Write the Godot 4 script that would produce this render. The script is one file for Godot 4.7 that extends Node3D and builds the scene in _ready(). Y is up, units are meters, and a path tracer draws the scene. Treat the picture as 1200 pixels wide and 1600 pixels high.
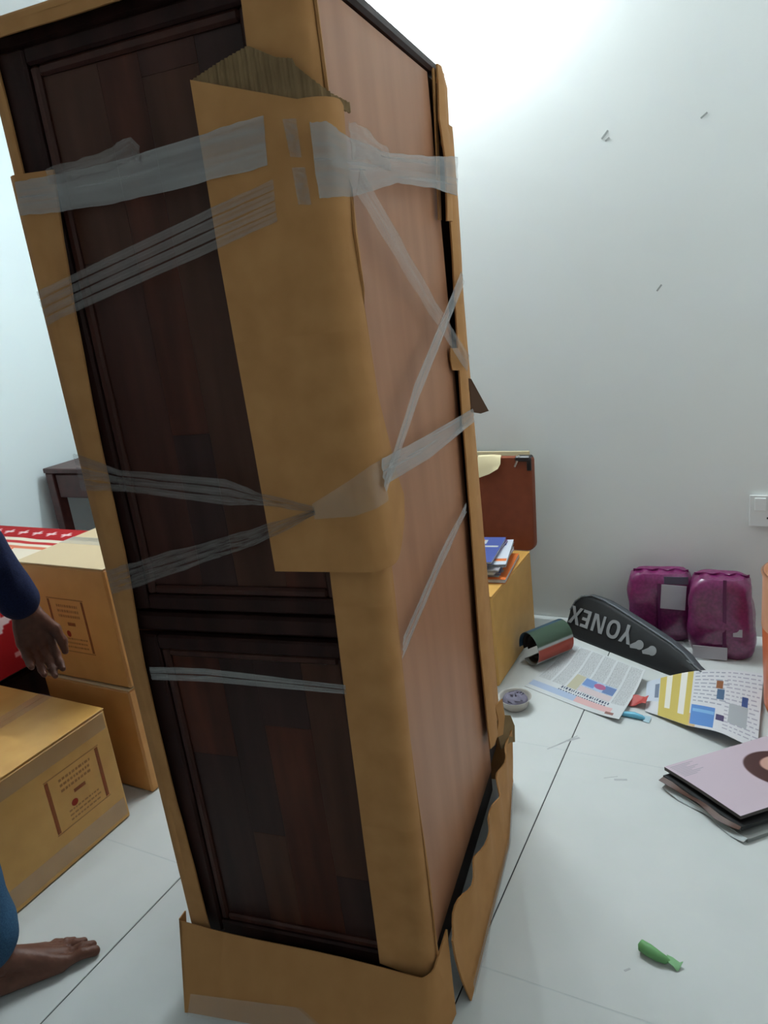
extends Node3D
# y up, metres. World helper V(x, y, d): x to the right, y up, d = distance into the room (Godot -z).

var rng := RandomNumberGenerator.new()
var mats := {}
const YAW := 8.5
const CORNER := Vector3(-0.5853, 0.0, -0.9924)   # front right foot of the cupboard
const CW := 0.552
const CD := 0.738
const CH := 1.868
const WALL := 2.85

func V(x: float, y: float, d: float) -> Vector3:
	return Vector3(x, y, -d)

func L(u: float, y: float, v: float) -> Vector3:      # cupboard space: u leftwards along the front, v backwards along the side
	return Vector3(-u, y, -v)

# ---------------------------------------------------------------- materials
func noise_img(w: int, h: int, fx: float, fy: float, seed_: int, oct: int = 3) -> Image:
	var n := FastNoiseLite.new()
	n.seed = seed_
	n.noise_type = FastNoiseLite.TYPE_SIMPLEX_SMOOTH
	n.fractal_octaves = oct
	n.frequency = 1.0
	var im := Image.create(w, h, false, Image.FORMAT_RGB8)
	for y in h:
		for x in w:
			var a = n.get_noise_2d(x * fx, y * fy) * 0.5 + 0.5
			im.set_pixel(x, y, Color(a, a, a))
	return im

func ramp_tex(im: Image, stops: Array) -> ImageTexture:
	var g := Gradient.new()
	var offs := PackedFloat32Array()
	var cols := PackedColorArray()
	for s in stops:
		offs.append(s[0]); cols.append(s[1])
	g.offsets = offs; g.colors = cols
	var o := Image.create(im.get_width(), im.get_height(), false, Image.FORMAT_RGB8)
	for y in im.get_height():
		for x in im.get_width():
			o.set_pixel(x, y, g.sample(im.get_pixel(x, y).r))
	return ImageTexture.create_from_image(o)

func plain(key: String, c: Color, rough: float = 0.7, metal: float = 0.0, spec: float = 0.5) -> StandardMaterial3D:
	if mats.has(key):
		return mats[key]
	var m := StandardMaterial3D.new()
	m.albedo_color = c
	m.roughness = rough
	m.metallic = metal
	m.metallic_specular = spec
	m.cull_mode = BaseMaterial3D.CULL_DISABLED
	mats[key] = m
	return m

func tri_mat(key: String, tex: Texture2D, scale_: Vector3, rough: float, spec: float = 0.5) -> StandardMaterial3D:
	var m := plain(key, Color.WHITE, rough, 0.0, spec)
	m.albedo_texture = tex
	m.uv1_triplanar = true
	m.uv1_scale = scale_
	return m

func tex_mat(key: String, tex: Texture2D, rough: float = 0.6, alpha: bool = false) -> StandardMaterial3D:
	var m := plain(key, Color.WHITE, rough, 0.0, 0.4)
	m.albedo_texture = tex
	if alpha:
		m.transparency = BaseMaterial3D.TRANSPARENCY_ALPHA
	return m

# ---------------------------------------------------------------- mesh collecting
class Mesher:
	var v := PackedVector3Array()
	var n := PackedVector3Array()
	var uv := PackedVector2Array()
	var idx := PackedInt32Array()
	func tri(a: Vector3, b: Vector3, c: Vector3, na: Vector3, nb: Vector3, nc: Vector3, ua := Vector2.ZERO, ub := Vector2.ZERO, uc := Vector2.ZERO) -> void:
		var f := (b - a).cross(c - a)
		var i := v.size()
		v.append_array(PackedVector3Array([a, b, c]))
		n.append_array(PackedVector3Array([na, nb, nc]))
		uv.append_array(PackedVector2Array([ua, ub, uc]))
		if f.dot(na + nb + nc) > 0.0:
			idx.append_array(PackedInt32Array([i, i + 2, i + 1]))
		else:
			idx.append_array(PackedInt32Array([i, i + 1, i + 2]))
	func flat(a: Vector3, b: Vector3, c: Vector3, hint: Vector3) -> void:
		var f := (b - a).cross(c - a)
		if f.length_squared() < 1e-18:
			return
		f = f.normalized()
		if f.dot(hint) < 0.0:
			f = -f
		tri(a, b, c, f, f, f)
	func quad(a: Vector3, b: Vector3, c: Vector3, d: Vector3, hint: Vector3) -> void:
		flat(a, b, c, hint)
		flat(a, c, d, hint)
	func quad_uv(a: Vector3, b: Vector3, c: Vector3, d: Vector3, nn: Vector3) -> void:
		tri(a, b, c, nn, nn, nn, Vector2(0, 0), Vector2(1, 0), Vector2(1, 1))
		tri(a, c, d, nn, nn, nn, Vector2(0, 0), Vector2(1, 1), Vector2(0, 1))
	# bevelled box, centre c, half sizes h, turned by basis q
	func box(c: Vector3, h: Vector3, bev: float = 0.003, q := Basis.IDENTITY) -> void:
		bev = minf(bev, minf(h.x, minf(h.y, h.z)) * 0.49)
		for ax in 3:
			var a1 := (ax + 1) % 3
			var a2 := (ax + 2) % 3
			for s in [-1.0, 1.0]:
				var p := []
				for k in [[-1, -1], [1, -1], [1, 1], [-1, 1]]:
					var w := Vector3.ZERO
					w[ax] = s * h[ax]
					w[a1] = k[0] * (h[a1] - bev)
					w[a2] = k[1] * (h[a2] - bev)
					p.append(c + q * w)
				var nn := Vector3.ZERO
				nn[ax] = s
				quad(p[0], p[1], p[2], p[3], q * nn)
			for s1 in [-1.0, 1.0]:
				for s2 in [-1.0, 1.0]:
					var e := []
					for k in [[-1, 0], [1, 0], [1, 1], [-1, 1]]:
						var w := Vector3.ZERO
						w[ax] = k[0] * (h[ax] - bev)
						w[a1] = s1 * (h[a1] - (bev if k[1] == 1 else 0.0))
						w[a2] = s2 * (h[a2] - (0.0 if k[1] == 1 else bev))
						e.append(c + q * w)
					var nn := Vector3.ZERO
					nn[a1] = s1; nn[a2] = s2
					quad(e[0], e[1], e[2], e[3], q * nn)
		for sx in [-1.0, 1.0]:
			for sy in [-1.0, 1.0]:
				for sz in [-1.0, 1.0]:
					var s := Vector3(sx, sy, sz)
					flat(c + q * (s * (h - Vector3(0, bev, bev))), c + q * (s * (h - Vector3(bev, 0, bev))), c + q * (s * (h - Vector3(bev, bev, 0))), q * s)
	# a bent sheet with thickness from a grid of points (rows of equal length)
	func sheet(g: Array, th: float, hint: Vector3) -> void:
		var R := g.size()
		var C: int = g[0].size()
		var nn := []
		var total := Vector3.ZERO
		for r in R:
			var row := []
			for c in C:
				var du: Vector3 = g[r][mini(c + 1, C - 1)] - g[r][maxi(c - 1, 0)]
				var dv: Vector3 = g[mini(r + 1, R - 1)][c] - g[maxi(r - 1, 0)][c]
				var f := du.cross(dv).normalized()
				row.append(f)
				total += f
			nn.append(row)
		var sg := 1.0 if total.dot(hint) >= 0.0 else -1.0
		var B := []
		for r in R:
			var row := []
			for c in C:
				nn[r][c] = nn[r][c] * sg
				row.append(g[r][c] - nn[r][c] * th)
			B.append(row)
		for r in R - 1:
			for c in C - 1:
				var ua := Vector2(float(c) / (C - 1), float(r) / (R - 1))
				var uc := Vector2(float(c + 1) / (C - 1), float(r + 1) / (R - 1))
				var ub := Vector2(uc.x, ua.y)
				var ud := Vector2(ua.x, uc.y)
				tri(g[r][c], g[r][c + 1], g[r + 1][c + 1], nn[r][c], nn[r][c + 1], nn[r + 1][c + 1], ua, ub, uc)
				tri(g[r][c], g[r + 1][c + 1], g[r + 1][c], nn[r][c], nn[r + 1][c + 1], nn[r + 1][c], ua, uc, ud)
				if th > 0.0:
					tri(B[r][c], B[r][c + 1], B[r + 1][c + 1], -nn[r][c], -nn[r][c + 1], -nn[r + 1][c + 1], ua, ub, uc)
					tri(B[r][c], B[r + 1][c + 1], B[r + 1][c], -nn[r][c], -nn[r + 1][c + 1], -nn[r + 1][c], ua, uc, ud)
		if th > 0.0:
			for c in C - 1:
				quad(g[0][c], g[0][c + 1], B[0][c + 1], B[0][c], g[0][c] - g[1][c])
				quad(g[R - 1][c], g[R - 1][c + 1], B[R - 1][c + 1], B[R - 1][c], g[R - 1][c] - g[R - 2][c])
			for r in R - 1:
				quad(g[r][0], g[r + 1][0], B[r + 1][0], B[r][0], g[r][0] - g[r][1])
				quad(g[r][C - 1], g[r + 1][C - 1], B[r + 1][C - 1], B[r][C - 1], g[r][C - 1] - g[r][C - 2])
	# closed loft through rings of points (rings of equal length), capped
	func loft(rings: Array, cap := true) -> void:
		var R := rings.size()
		var C: int = rings[0].size()
		var cen := []
		for r in R:
			var s := Vector3.ZERO
			for p in rings[r]:
				s += p
			cen.append(s / C)
		var nn := []
		for r in R:
			var row := []
			for c in C:
				var du: Vector3 = rings[r][(c + 1) % C] - rings[r][(c + C - 1) % C]
				var dv: Vector3 = rings[mini(r + 1, R - 1)][c] - rings[maxi(r - 1, 0)][c]
				var f := du.cross(dv)
				f = f.normalized() if f.length_squared() > 1e-20 else (rings[r][c] - cen[r]).normalized()
				var out: Vector3 = rings[r][c] - cen[r]
				if f.dot(out) < 0.0:
					f = -f
				row.append(f)
			nn.append(row)
		for r in R - 1:
			for c in C:
				var d := (c + 1) % C
				var ua := Vector2(float(c) / C, float(r) / (R - 1))
				var uc := Vector2(float(c + 1) / C, float(r + 1) / (R - 1))
				tri(rings[r][c], rings[r][d], rings[r + 1][d], nn[r][c], nn[r][d], nn[r + 1][d], ua, Vector2(uc.x, ua.y), uc)
				tri(rings[r][c], rings[r + 1][d], rings[r + 1][c], nn[r][c], nn[r + 1][d], nn[r + 1][c], ua, uc, Vector2(ua.x, uc.y))
		if cap:
			for c in C:
				var d := (c + 1) % C
				flat(cen[0], rings[0][c], rings[0][d], cen[0] - cen[1])
				flat(cen[R - 1], rings[R - 1][c], rings[R - 1][d], cen[R - 1] - cen[R - 2])
	func tube(pts: Array, rad: Array, seg := 10) -> void:
		var rings := []
		for i in pts.size():
			var t: Vector3 = (pts[mini(i + 1, pts.size() - 1)] - pts[maxi(i - 1, 0)]).normalized()
			var a := t.cross(Vector3(0.13, 0.97, 0.21)).normalized()
			if a.length() < 0.5:
				a = t.cross(Vector3.RIGHT).normalized()
			var b := t.cross(a)
			var ring := []
			for k in seg:
				var w := TAU * k / seg
				ring.append(pts[i] + (a * cos(w) + b * sin(w)) * rad[i])
			rings.append(ring)
		loft(rings)
	func lathe(prof: Array, c: Vector3, seg := 28) -> void:
		var rings := []
		for p in prof:
			var ring := []
			for k in seg:
				var w := TAU * k / seg
				ring.append(c + Vector3(cos(w) * p.x, p.y, sin(w) * p.x))
			rings.append(ring)
		loft(rings, true)
	func mesh() -> ArrayMesh:
		var a := []
		a.resize(Mesh.ARRAY_MAX)
		a[Mesh.ARRAY_VERTEX] = v
		a[Mesh.ARRAY_NORMAL] = n
		a[Mesh.ARRAY_TEX_UV] = uv
		a[Mesh.ARRAY_INDEX] = idx
		var m := ArrayMesh.new()
		m.add_surface_from_arrays(Mesh.PRIMITIVE_TRIANGLES, a)
		return m

var used := {}
func numbered(s: String) -> String:
	if not used.has(s):
		used[s] = 0
		return s
	used[s] += 1
	return "%s_%03d" % [s, used[s]]

func put(called: String, me: Mesher, m: Material, parent: Node = null) -> MeshInstance3D:
	return put_mesh(called, me.mesh(), m, parent)

func put_mesh(called: String, mesh: Mesh, m: Material, parent: Node = null) -> MeshInstance3D:
	var o := MeshInstance3D.new()
	o.mesh = mesh
	o.material_override = m
	o.cast_shadow = GeometryInstance3D.SHADOW_CASTING_SETTING_ON
	if parent == null:
		o.name = numbered(called)
		add_child(o)
	else:
		o.name = called
		parent.add_child(o, true)
	return o

func thing(called: String, label: String, category: String, at := Vector3.ZERO, turn := 0.0, group := "") -> Node3D:
	var o := Node3D.new()
	o.name = numbered(called)
	add_child(o)
	o.position = at
	o.rotation.y = turn
	tag(o, label, category, group)
	return o

func tag(o: Node3D, label: String, category: String, group := "") -> Node3D:
	o.set_meta("label", label)
	o.set_meta("category", category)
	if group != "":
		o.set_meta("group", group)
	return o

func structure(o: Node3D, label := "", category := "") -> Node3D:
	o.set_meta("kind", "structure")
	if label != "":
		o.set_meta("label", label)
		o.set_meta("category", category)
	return o

func bx(c: Vector3, size: Vector3, bev := 0.003, q := Basis.IDENTITY) -> Mesher:
	var m := Mesher.new()
	m.box(c, size * 0.5, bev, q)
	return m

# ---------------------------------------------------------------- scene
func _ready() -> void:
	rng.seed = 7
	camera_and_light()
	make_materials()
	room()
	cupboard()
	wrapping()
	tapes()
	left_side()
	right_side()
	floor_litter()
	person()

func camera_and_light() -> void:
	var cam := Camera3D.new()
	cam.name = "camera"
	# measured from the vanishing points of tiles and cupboard: pitch 16.4 degrees down, roll 7.2 degrees
	var right := Vector3(0.880724, -0.119567, -0.458289)
	var up := Vector3(-0.029355, 0.951970, -0.304782)
	var back := Vector3(0.472720, 0.281882, 0.834912)
	cam.transform = Transform3D(Basis(right, up, back).orthonormalized(), Vector3(0, 1.41, 0))
	cam.fov = 69.42
	cam.near = 0.05
	cam.far = 60.0
	add_child(cam)
	cam.current = true
	var we := WorldEnvironment.new()
	we.name = "world_environment"
	var e := Environment.new()
	e.background_mode = Environment.BG_COLOR
	e.background_color = Color(0.02, 0.022, 0.025)
	e.tonemap_mode = Environment.TONE_MAPPER_LINEAR
	e.tonemap_exposure = 1.0
	e.sdfgi_enabled = true
	e.ssao_enabled = true
	e.ssil_enabled = true
	we.environment = e
	add_child(we)
	tube_light()

func tube_light() -> void:
	var t := thing("tube_light", "white tube light high on the wall above and behind the cupboard", "lamp", V(-1.40, 2.53, WALL))
	var h := bx(Vector3(0, 0, 0.018), Vector3(1.22, 0.045, 0.036), 0.006)
	put("housing", h, plain("lamp_body", Color(0.88, 0.88, 0.87), 0.5), t)
	var tb := Mesher.new()
	tb.tube([Vector3(-0.575, 0, 0.052), Vector3(0.575, 0, 0.052)], [0.013, 0.013], 16)
	var em := plain("lamp_glow", Color(0.95, 0.97, 1.0), 0.4)
	em.emission_enabled = true
	em.emission = Color(0.90, 0.97, 1.0)
	em.emission_energy_multiplier = 2.0
	put("tube", tb, em, t)
	for s in [-1.0, 1.0]:
		put("end_cap", bx(Vector3(s * 0.592, 0, 0.045), Vector3(0.034, 0.034, 0.045), 0.005), plain("lamp_cap", Color(0.8, 0.8, 0.8), 0.5), t)
	for k in 5:
		var o := OmniLight3D.new()
		o.name = "tube_glow"
		o.position = Vector3(-0.46 + 0.23 * k, 0, 0.072)
		o.light_color = Color(0.94, 0.985, 1.0)
		o.light_energy = 0.61
		o.light_size = 0.015
		o.omni_range = 14.0
		o.omni_attenuation = 2.0
		o.shadow_enabled = true
		t.add_child(o, true)

func make_materials() -> void:
	var cn := noise_img(128, 128, 0.045, 0.045, 3)
	mats["cn"] = cn
	var m := tri_mat("card", ramp_tex(cn, [[0.0, Color(0.665, 0.475, 0.29)], [1.0, Color(0.735, 0.54, 0.345)]]), Vector3(2.2, 2.2, 2.2), 0.75, 0.3)
	m.roughness = 0.75
	tri_mat("card_inner", ramp_tex(cn, [[0.0, Color(0.47, 0.38, 0.27)], [1.0, Color(0.58, 0.48, 0.35)]]), Vector3(3, 3, 3), 0.9, 0.2)
	tri_mat("carton", ramp_tex(cn, [[0.0, Color(0.77, 0.575, 0.285)], [1.0, Color(0.83, 0.64, 0.35)]]), Vector3(1.6, 1.6, 1.6), 0.42, 0.5)
	tri_mat("carton_brown", ramp_tex(cn, [[0.0, Color(0.78, 0.55, 0.29)], [1.0, Color(0.83, 0.60, 0.34)]]), Vector3(1.6, 1.6, 1.6), 0.5, 0.5)
	# dark stained wood, several tones
	var wn := noise_img(96, 384, 0.11, 0.009, 11, 4)
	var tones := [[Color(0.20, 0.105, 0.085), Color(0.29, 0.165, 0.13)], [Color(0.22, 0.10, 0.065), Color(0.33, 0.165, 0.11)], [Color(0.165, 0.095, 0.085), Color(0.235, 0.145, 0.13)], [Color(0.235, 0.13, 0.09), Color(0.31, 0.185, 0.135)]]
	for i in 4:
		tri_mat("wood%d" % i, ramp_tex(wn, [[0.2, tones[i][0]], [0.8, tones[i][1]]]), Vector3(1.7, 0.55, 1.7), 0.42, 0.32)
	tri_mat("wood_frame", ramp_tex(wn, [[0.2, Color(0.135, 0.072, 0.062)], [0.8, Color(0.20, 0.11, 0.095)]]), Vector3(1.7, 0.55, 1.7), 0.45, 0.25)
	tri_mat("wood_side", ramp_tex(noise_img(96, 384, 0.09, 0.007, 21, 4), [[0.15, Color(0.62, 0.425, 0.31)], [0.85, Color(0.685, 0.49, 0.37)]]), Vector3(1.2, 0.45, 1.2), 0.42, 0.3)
	# glossy off-white floor tile
	tri_mat("tile", ramp_tex(noise_img(128, 128, 0.03, 0.03, 5, 4), [[0.0, Color(0.80, 0.815, 0.81)], [1.0, Color(0.83, 0.84, 0.835)]]), Vector3(1.1, 1.1, 1.1), 0.42, 0.35)
	plain("grout_dark", Color(0.13, 0.15, 0.16), 0.9)
	plain("grout_light", Color(0.78, 0.80, 0.80), 0.8)
	var wm := tri_mat("wall", ramp_tex(noise_img(128, 128, 0.02, 0.02, 9, 3), [[0.0, Color(0.905, 0.913, 0.905)], [1.0, Color(0.92, 0.928, 0.922)]]), Vector3(0.5, 0.5, 0.5), 0.6, 0.4)
	wm.normal_enabled = true
	var bump := noise_img(128, 128, 0.25, 0.25, 15, 2)
	bump.bump_map_to_normal_map(1.0)
	wm.normal_texture = ImageTexture.create_from_image(bump)
	wm.normal_scale = 0.02
	var wl := plain("wall_blue", Color(0.79, 0.835, 0.865), 0.6, 0.0, 0.4)
	wl.albedo_texture = wm.albedo_texture
	wl.albedo_color = Color(0.94, 0.985, 1.0)
	wl.uv1_triplanar = true
	wl.uv1_scale = Vector3(0.5, 0.5, 0.5)
	plain("ceiling", Color(0.88, 0.89, 0.89), 0.9)
	# packing tape: clear film with milky streaks along its length
	var tn := noise_img(192, 48, 0.006, 0.11, 31, 2)
	var ti := Image.create(192, 48, false, Image.FORMAT_RGBA8)
	for y in 48:
		for x in 192:
			var a = clampf((tn.get_pixel(x, y).r - 0.25) * 1.5, 0.0, 1.0)
			ti.set_pixel(x, y, Color(0.69, 0.66, 0.645, 0.12 + 0.17 * a))
	var tt := ImageTexture.create_from_image(ti)
	var tm := tex_mat("tape", tt, 0.3, true)
	tm.metallic_specular = 0.6
	var t2 := tex_mat("tape_dense", tt, 0.35, true)
	t2.albedo_color = Color(1, 1, 1, 1.0)
	var ti2 := Image.create(192, 48, false, Image.FORMAT_RGBA8)
	for y in 48:
		for x in 192:
			var a = clampf((tn.get_pixel(x, y).r - 0.2) * 1.5, 0.0, 1.0)
			ti2.set_pixel(x, y, Color(0.76, 0.755, 0.75, 0.23 + 0.17 * a))
	t2.albedo_texture = ImageTexture.create_from_image(ti2)
	var t3 := plain("tape_clear", Color(0.84, 0.80, 0.72, 0.045), 0.25)
	t3.transparency = BaseMaterial3D.TRANSPARENCY_ALPHA
	plain("shadow_black", Color(0.05, 0.045, 0.045), 0.9)

# ---------------------------------------------------------------- room
func room() -> void:
	var x0 := -3.45
	var x1 := 0.34
	var d0 := -1.7
	var hgt := 2.78
	var wm: Material = mats["wall"]
	var cx := (x0 + x1) / 2
	var cd := (d0 + WALL) / 2
	var wb := put("wall_back", bx(V(cx, hgt / 2, WALL + 0.06), Vector3(x1 - x0 + 0.24, hgt, 0.12), 0.001), wm)
	structure(wb, "white painted wall behind the purple packs and cartons", "wall")
	# scuffs on the plaster
	var sm := plain("scuff", Color(0.62, 0.63, 0.62), 0.9)
	for s in [[-0.568, 1.836, 0.016, 0.8], [-0.255, 1.832, 0.012, 0.6], [-0.399, 1.312, 0.013, 0.9], [-0.56, 1.82, 0.008, 0.5]]:
		var g := Mesher.new()
		g.box(V(s[0], s[1], WALL - 0.0004), Vector3(s[2], 0.0028, 0.0006), 0.0002, Basis(Vector3(0, 0, 1), s[3]))
		put("scuff", g, sm, wb)
	structure(put("wall_left", bx(V(x0 - 0.06, hgt / 2, cd), Vector3(0.12, hgt, WALL - d0), 0.001), mats["wall_blue"]), "pale bluish white wall to the left beside the dark wooden table", "wall")
	structure(put("wall_right", bx(V(x1 + 0.06, hgt / 2, cd), Vector3(0.12, hgt, WALL - d0), 0.001), wm), "white painted wall on the right outside the picture", "wall")
	structure(put("wall_front", bx(V(cx, hgt / 2, d0 - 0.06), Vector3(x1 - x0 + 0.24, hgt, 0.12), 0.001), wm), "white painted wall behind the camera", "wall")
	structure(put("ceiling", bx(V(cx, hgt + 0.06, cd), Vector3(x1 - x0 + 0.24, 0.12, WALL - d0 + 0.24), 0.001), mats["ceiling"]), "plain white ceiling", "ceiling")
	# floor of large tiles with open joints
	var f := Node3D.new()
	f.name = "floor"
	add_child(f)
	structure(f, "glossy white floor of large square tiles with thin dark joints", "floor")
	put("bed_slab", bx(V(cx, -0.062, cd), Vector3(x1 - x0 + 0.24, 0.12, WALL - d0 + 0.24), 0.001), mats["grout_dark"], f)
	var px := 0.812
	var pd := 0.806
	var xs := []
	var x := -0.561 - 4.0 * px
	while x < x1:
		xs.append(x)
		x += px
	var ds := []
	var d := 1.131 - 4.0 * pd
	while d < WALL:
		ds.append(d)
		d += pd
	for i in xs.size():
		for j in ds.size():
			var a0 := maxf(xs[i] + 0.0015, x0)
			var a1 := minf(xs[i] + px - 0.0015, x1)
			var b0 := maxf(ds[j] + 0.0008, d0)
			var b1 := minf(ds[j] + pd - 0.0008, WALL)
			if a1 - a0 < 0.01 or b1 - b0 < 0.01:
				continue
			put("tile", bx(V((a0 + a1) / 2, -0.004, (b0 + b1) / 2), Vector3(a1 - a0, 0.008, b1 - b0), 0.0012), mats["tile"], f)
			# the cross joints were filled with pale grout
			put("joint_filler", bx(V((a0 + a1) / 2, -0.0031, b0 - 0.0008), Vector3(a1 - a0, 0.0056, 0.0040), 0.0002), mats["grout_light"], f)

# ---------------------------------------------------------------- the cupboard
func cab(called: String, label: String, category: String, group := "") -> Node3D:
	return thing(called, label, category, CORNER, deg_to_rad(YAW), group)

func lb(u0: float, u1: float, y0: float, y1: float, v0: float, v1: float, bev := 0.003) -> Mesher:
	return bx(L((u0 + u1) / 2, (y0 + y1) / 2, (v0 + v1) / 2), Vector3(absf(u1 - u0), y1 - y0, absf(v1 - v0)), bev)

func cupboard() -> void:
	var t := cab("cupboard", "tall dark wooden cupboard wrapped with cardboard corners and clear tape", "cupboard")
	var fr: Material = mats["wood_frame"]
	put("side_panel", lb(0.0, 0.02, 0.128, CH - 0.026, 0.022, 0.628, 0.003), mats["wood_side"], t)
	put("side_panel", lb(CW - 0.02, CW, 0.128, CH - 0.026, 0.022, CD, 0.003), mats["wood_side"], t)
	put("back_panel", lb(0.05, CW - 0.02, 0.03, CH - 0.026, CD - 0.02, CD - 0.008, 0.002), fr, t)
	put("top_board", lb(-0.008, CW + 0.008, CH - 0.024, CH, 0.008, 0.704, 0.006), fr, t)
	put("plinth", lb(0.022, CW, 0.0, 0.127, 0.022, CD - 0.03, 0.003), fr, t)
	put("rear_post", lb(0.006, 0.05, 0.128, CH - 0.026, 0.63, CD, 0.004), fr, t)
	put("divider", lb(0.02, CW - 0.02, 0.85, 0.88, 0.03, CD - 0.03, 0.003), fr, t)
	var rail := lb(0.0, CW, 0.838, 0.876, 0.004, 0.03, 0.006)
	put("middle_rail", rail, fr, t)
	for i in 2:
		var y0 := 0.885 if i == 0 else 0.105
		var y1 := 1.842 if i == 0 else 0.83
		var dn := Node3D.new()
		dn.name = "door"
		t.add_child(dn, true)
		put("stile", lb(0.0, 0.088, y0, y1, 0.0, 0.024, 0.004), fr, dn)
		put("stile", lb(CW - 0.07, CW, y0, y1, 0.0, 0.024, 0.004), fr, dn)
		var th := 0.026 if i == 0 else 0.03
		put("rail", lb(0.088, CW - 0.07, y1 - th, y1, 0.001, 0.024, 0.004), fr, dn)
		put("rail", lb(0.088, CW - 0.07, y0, y0 + 0.03, 0.001, 0.024, 0.004), fr, dn)
		# bead between frame and panel
		var pu0 := 0.088
		var pu1 := CW - 0.07
		var py0 := y0 + 0.03
		var py1 := y1 - th
		put("bead", lb(pu1 - 0.017, pu1, py0, py1, 0.006, 0.024, 0.005), mats["wood0"], dn)
		put("bead", lb(pu0, pu0 + 0.017, py0, py1, 0.006, 0.024, 0.005), mats["wood0"], dn)
		put("bead", lb(pu0 + 0.017, pu1 - 0.017, py1 - 0.017, py1, 0.006, 0.024, 0.005), mats["wood0"], dn)
		put("bead", lb(pu0 + 0.017, pu1 - 0.017, py0, py0 + 0.017, 0.006, 0.024, 0.005), mats["wood0"], dn)
		# glued boards of the panel, each of its own tone
		var cuts := [0.105, 0.185, 0.285, 0.36, 0.465]
		var pick := [1, 3, 2, 0] if i == 0 else [2, 1, 3, 2]
		for k in 4:
			var ym: float = py1 - [0.42, 0.052, 0.60, 0.30][k] if i == 0 else py1 - [0.50, 0.16, 0.42, 0.24][k]
			put("board", lb(cuts[k], cuts[k + 1] - 0.0003, py0 + 0.017, ym - 0.0002, 0.014 + 0.0002 * (k % 2), 0.022, 0.0003), mats["wood%d" % pick[k]], dn)
			put("board", lb(cuts[k], cuts[k + 1] - 0.0003, ym, py1 - 0.017, 0.0142 - 0.0002 * (k % 2), 0.022, 0.0003), mats["wood%d" % pick[(k + 2) % 4]], dn)

# a cardboard angle folded round the front right corner (mirror: round the front left one)
# rows from top to bottom: [y left end, y corner, y side end, u of left end, v of side end]
func angle_guard(rows: Array, off: float, rad: float, mirror: bool, nf: int = 10, ns: int = 6, sub: int = 5, wav: float = 0.0, sdd: int = 1) -> Array:
	var nz := FastNoiseLite.new()
	nz.seed = sdd
	nz.frequency = 1.6
	var full := []
	for i in rows.size() - 1:
		for s in sub:
			var f := float(s) / sub
			var r := []
			for k in 5:
				r.append(lerpf(rows[i][k], rows[i + 1][k], f))
			full.append(r)
	full.append(rows[rows.size() - 1])
	var g := []
	for q in full:
		var row := []
		var cr := rad + off
		for c in nf:
			var f := float(c) / nf
			var u := lerpf(q[3], rad, f)
			var y := lerpf(q[0], q[1], f)
			row.append(Vector3(u, y, -off - wav * 0.006 * nz.get_noise_2d(u * 4.0, y)))
		for c in 6:
			var a := PI / 2 * c / 5.0
			row.append(Vector3(rad - cr * sin(a), q[1] + 0.0 * a, rad - cr * cos(a)))
		for c in ns:
			var f := float(c + 1) / ns
			var v := lerpf(rad, q[4], f)
			var y := lerpf(q[1], q[2], f * f)
			row.append(Vector3(-off - wav * 0.008 * f * maxf(0.0, nz.get_noise_2d(v * 3.0 + 9.0, y * 1.2) + 0.3), y, v))
		var out := []
		for p in row:
			out.append(L(CW - p.x if mirror else p.x, p.y, p.z))
		g.append(out)
	return g

func guard(label: String, rows: Array, off: float, rad: float, mirror := false, wav := 0.0, sdd := 1) -> Node3D:
	var t := cab("corner_guard", label, "cardboard guard", "")
	var me := Mesher.new()
	me.sheet(angle_guard(rows, off, rad, mirror, 10, 6, 6, wav, sdd), 0.004, Vector3(1.0 if not mirror else -1.0, 0, 1))
	put("folded_sheet", me, mats["card"], t)
	return t

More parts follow.
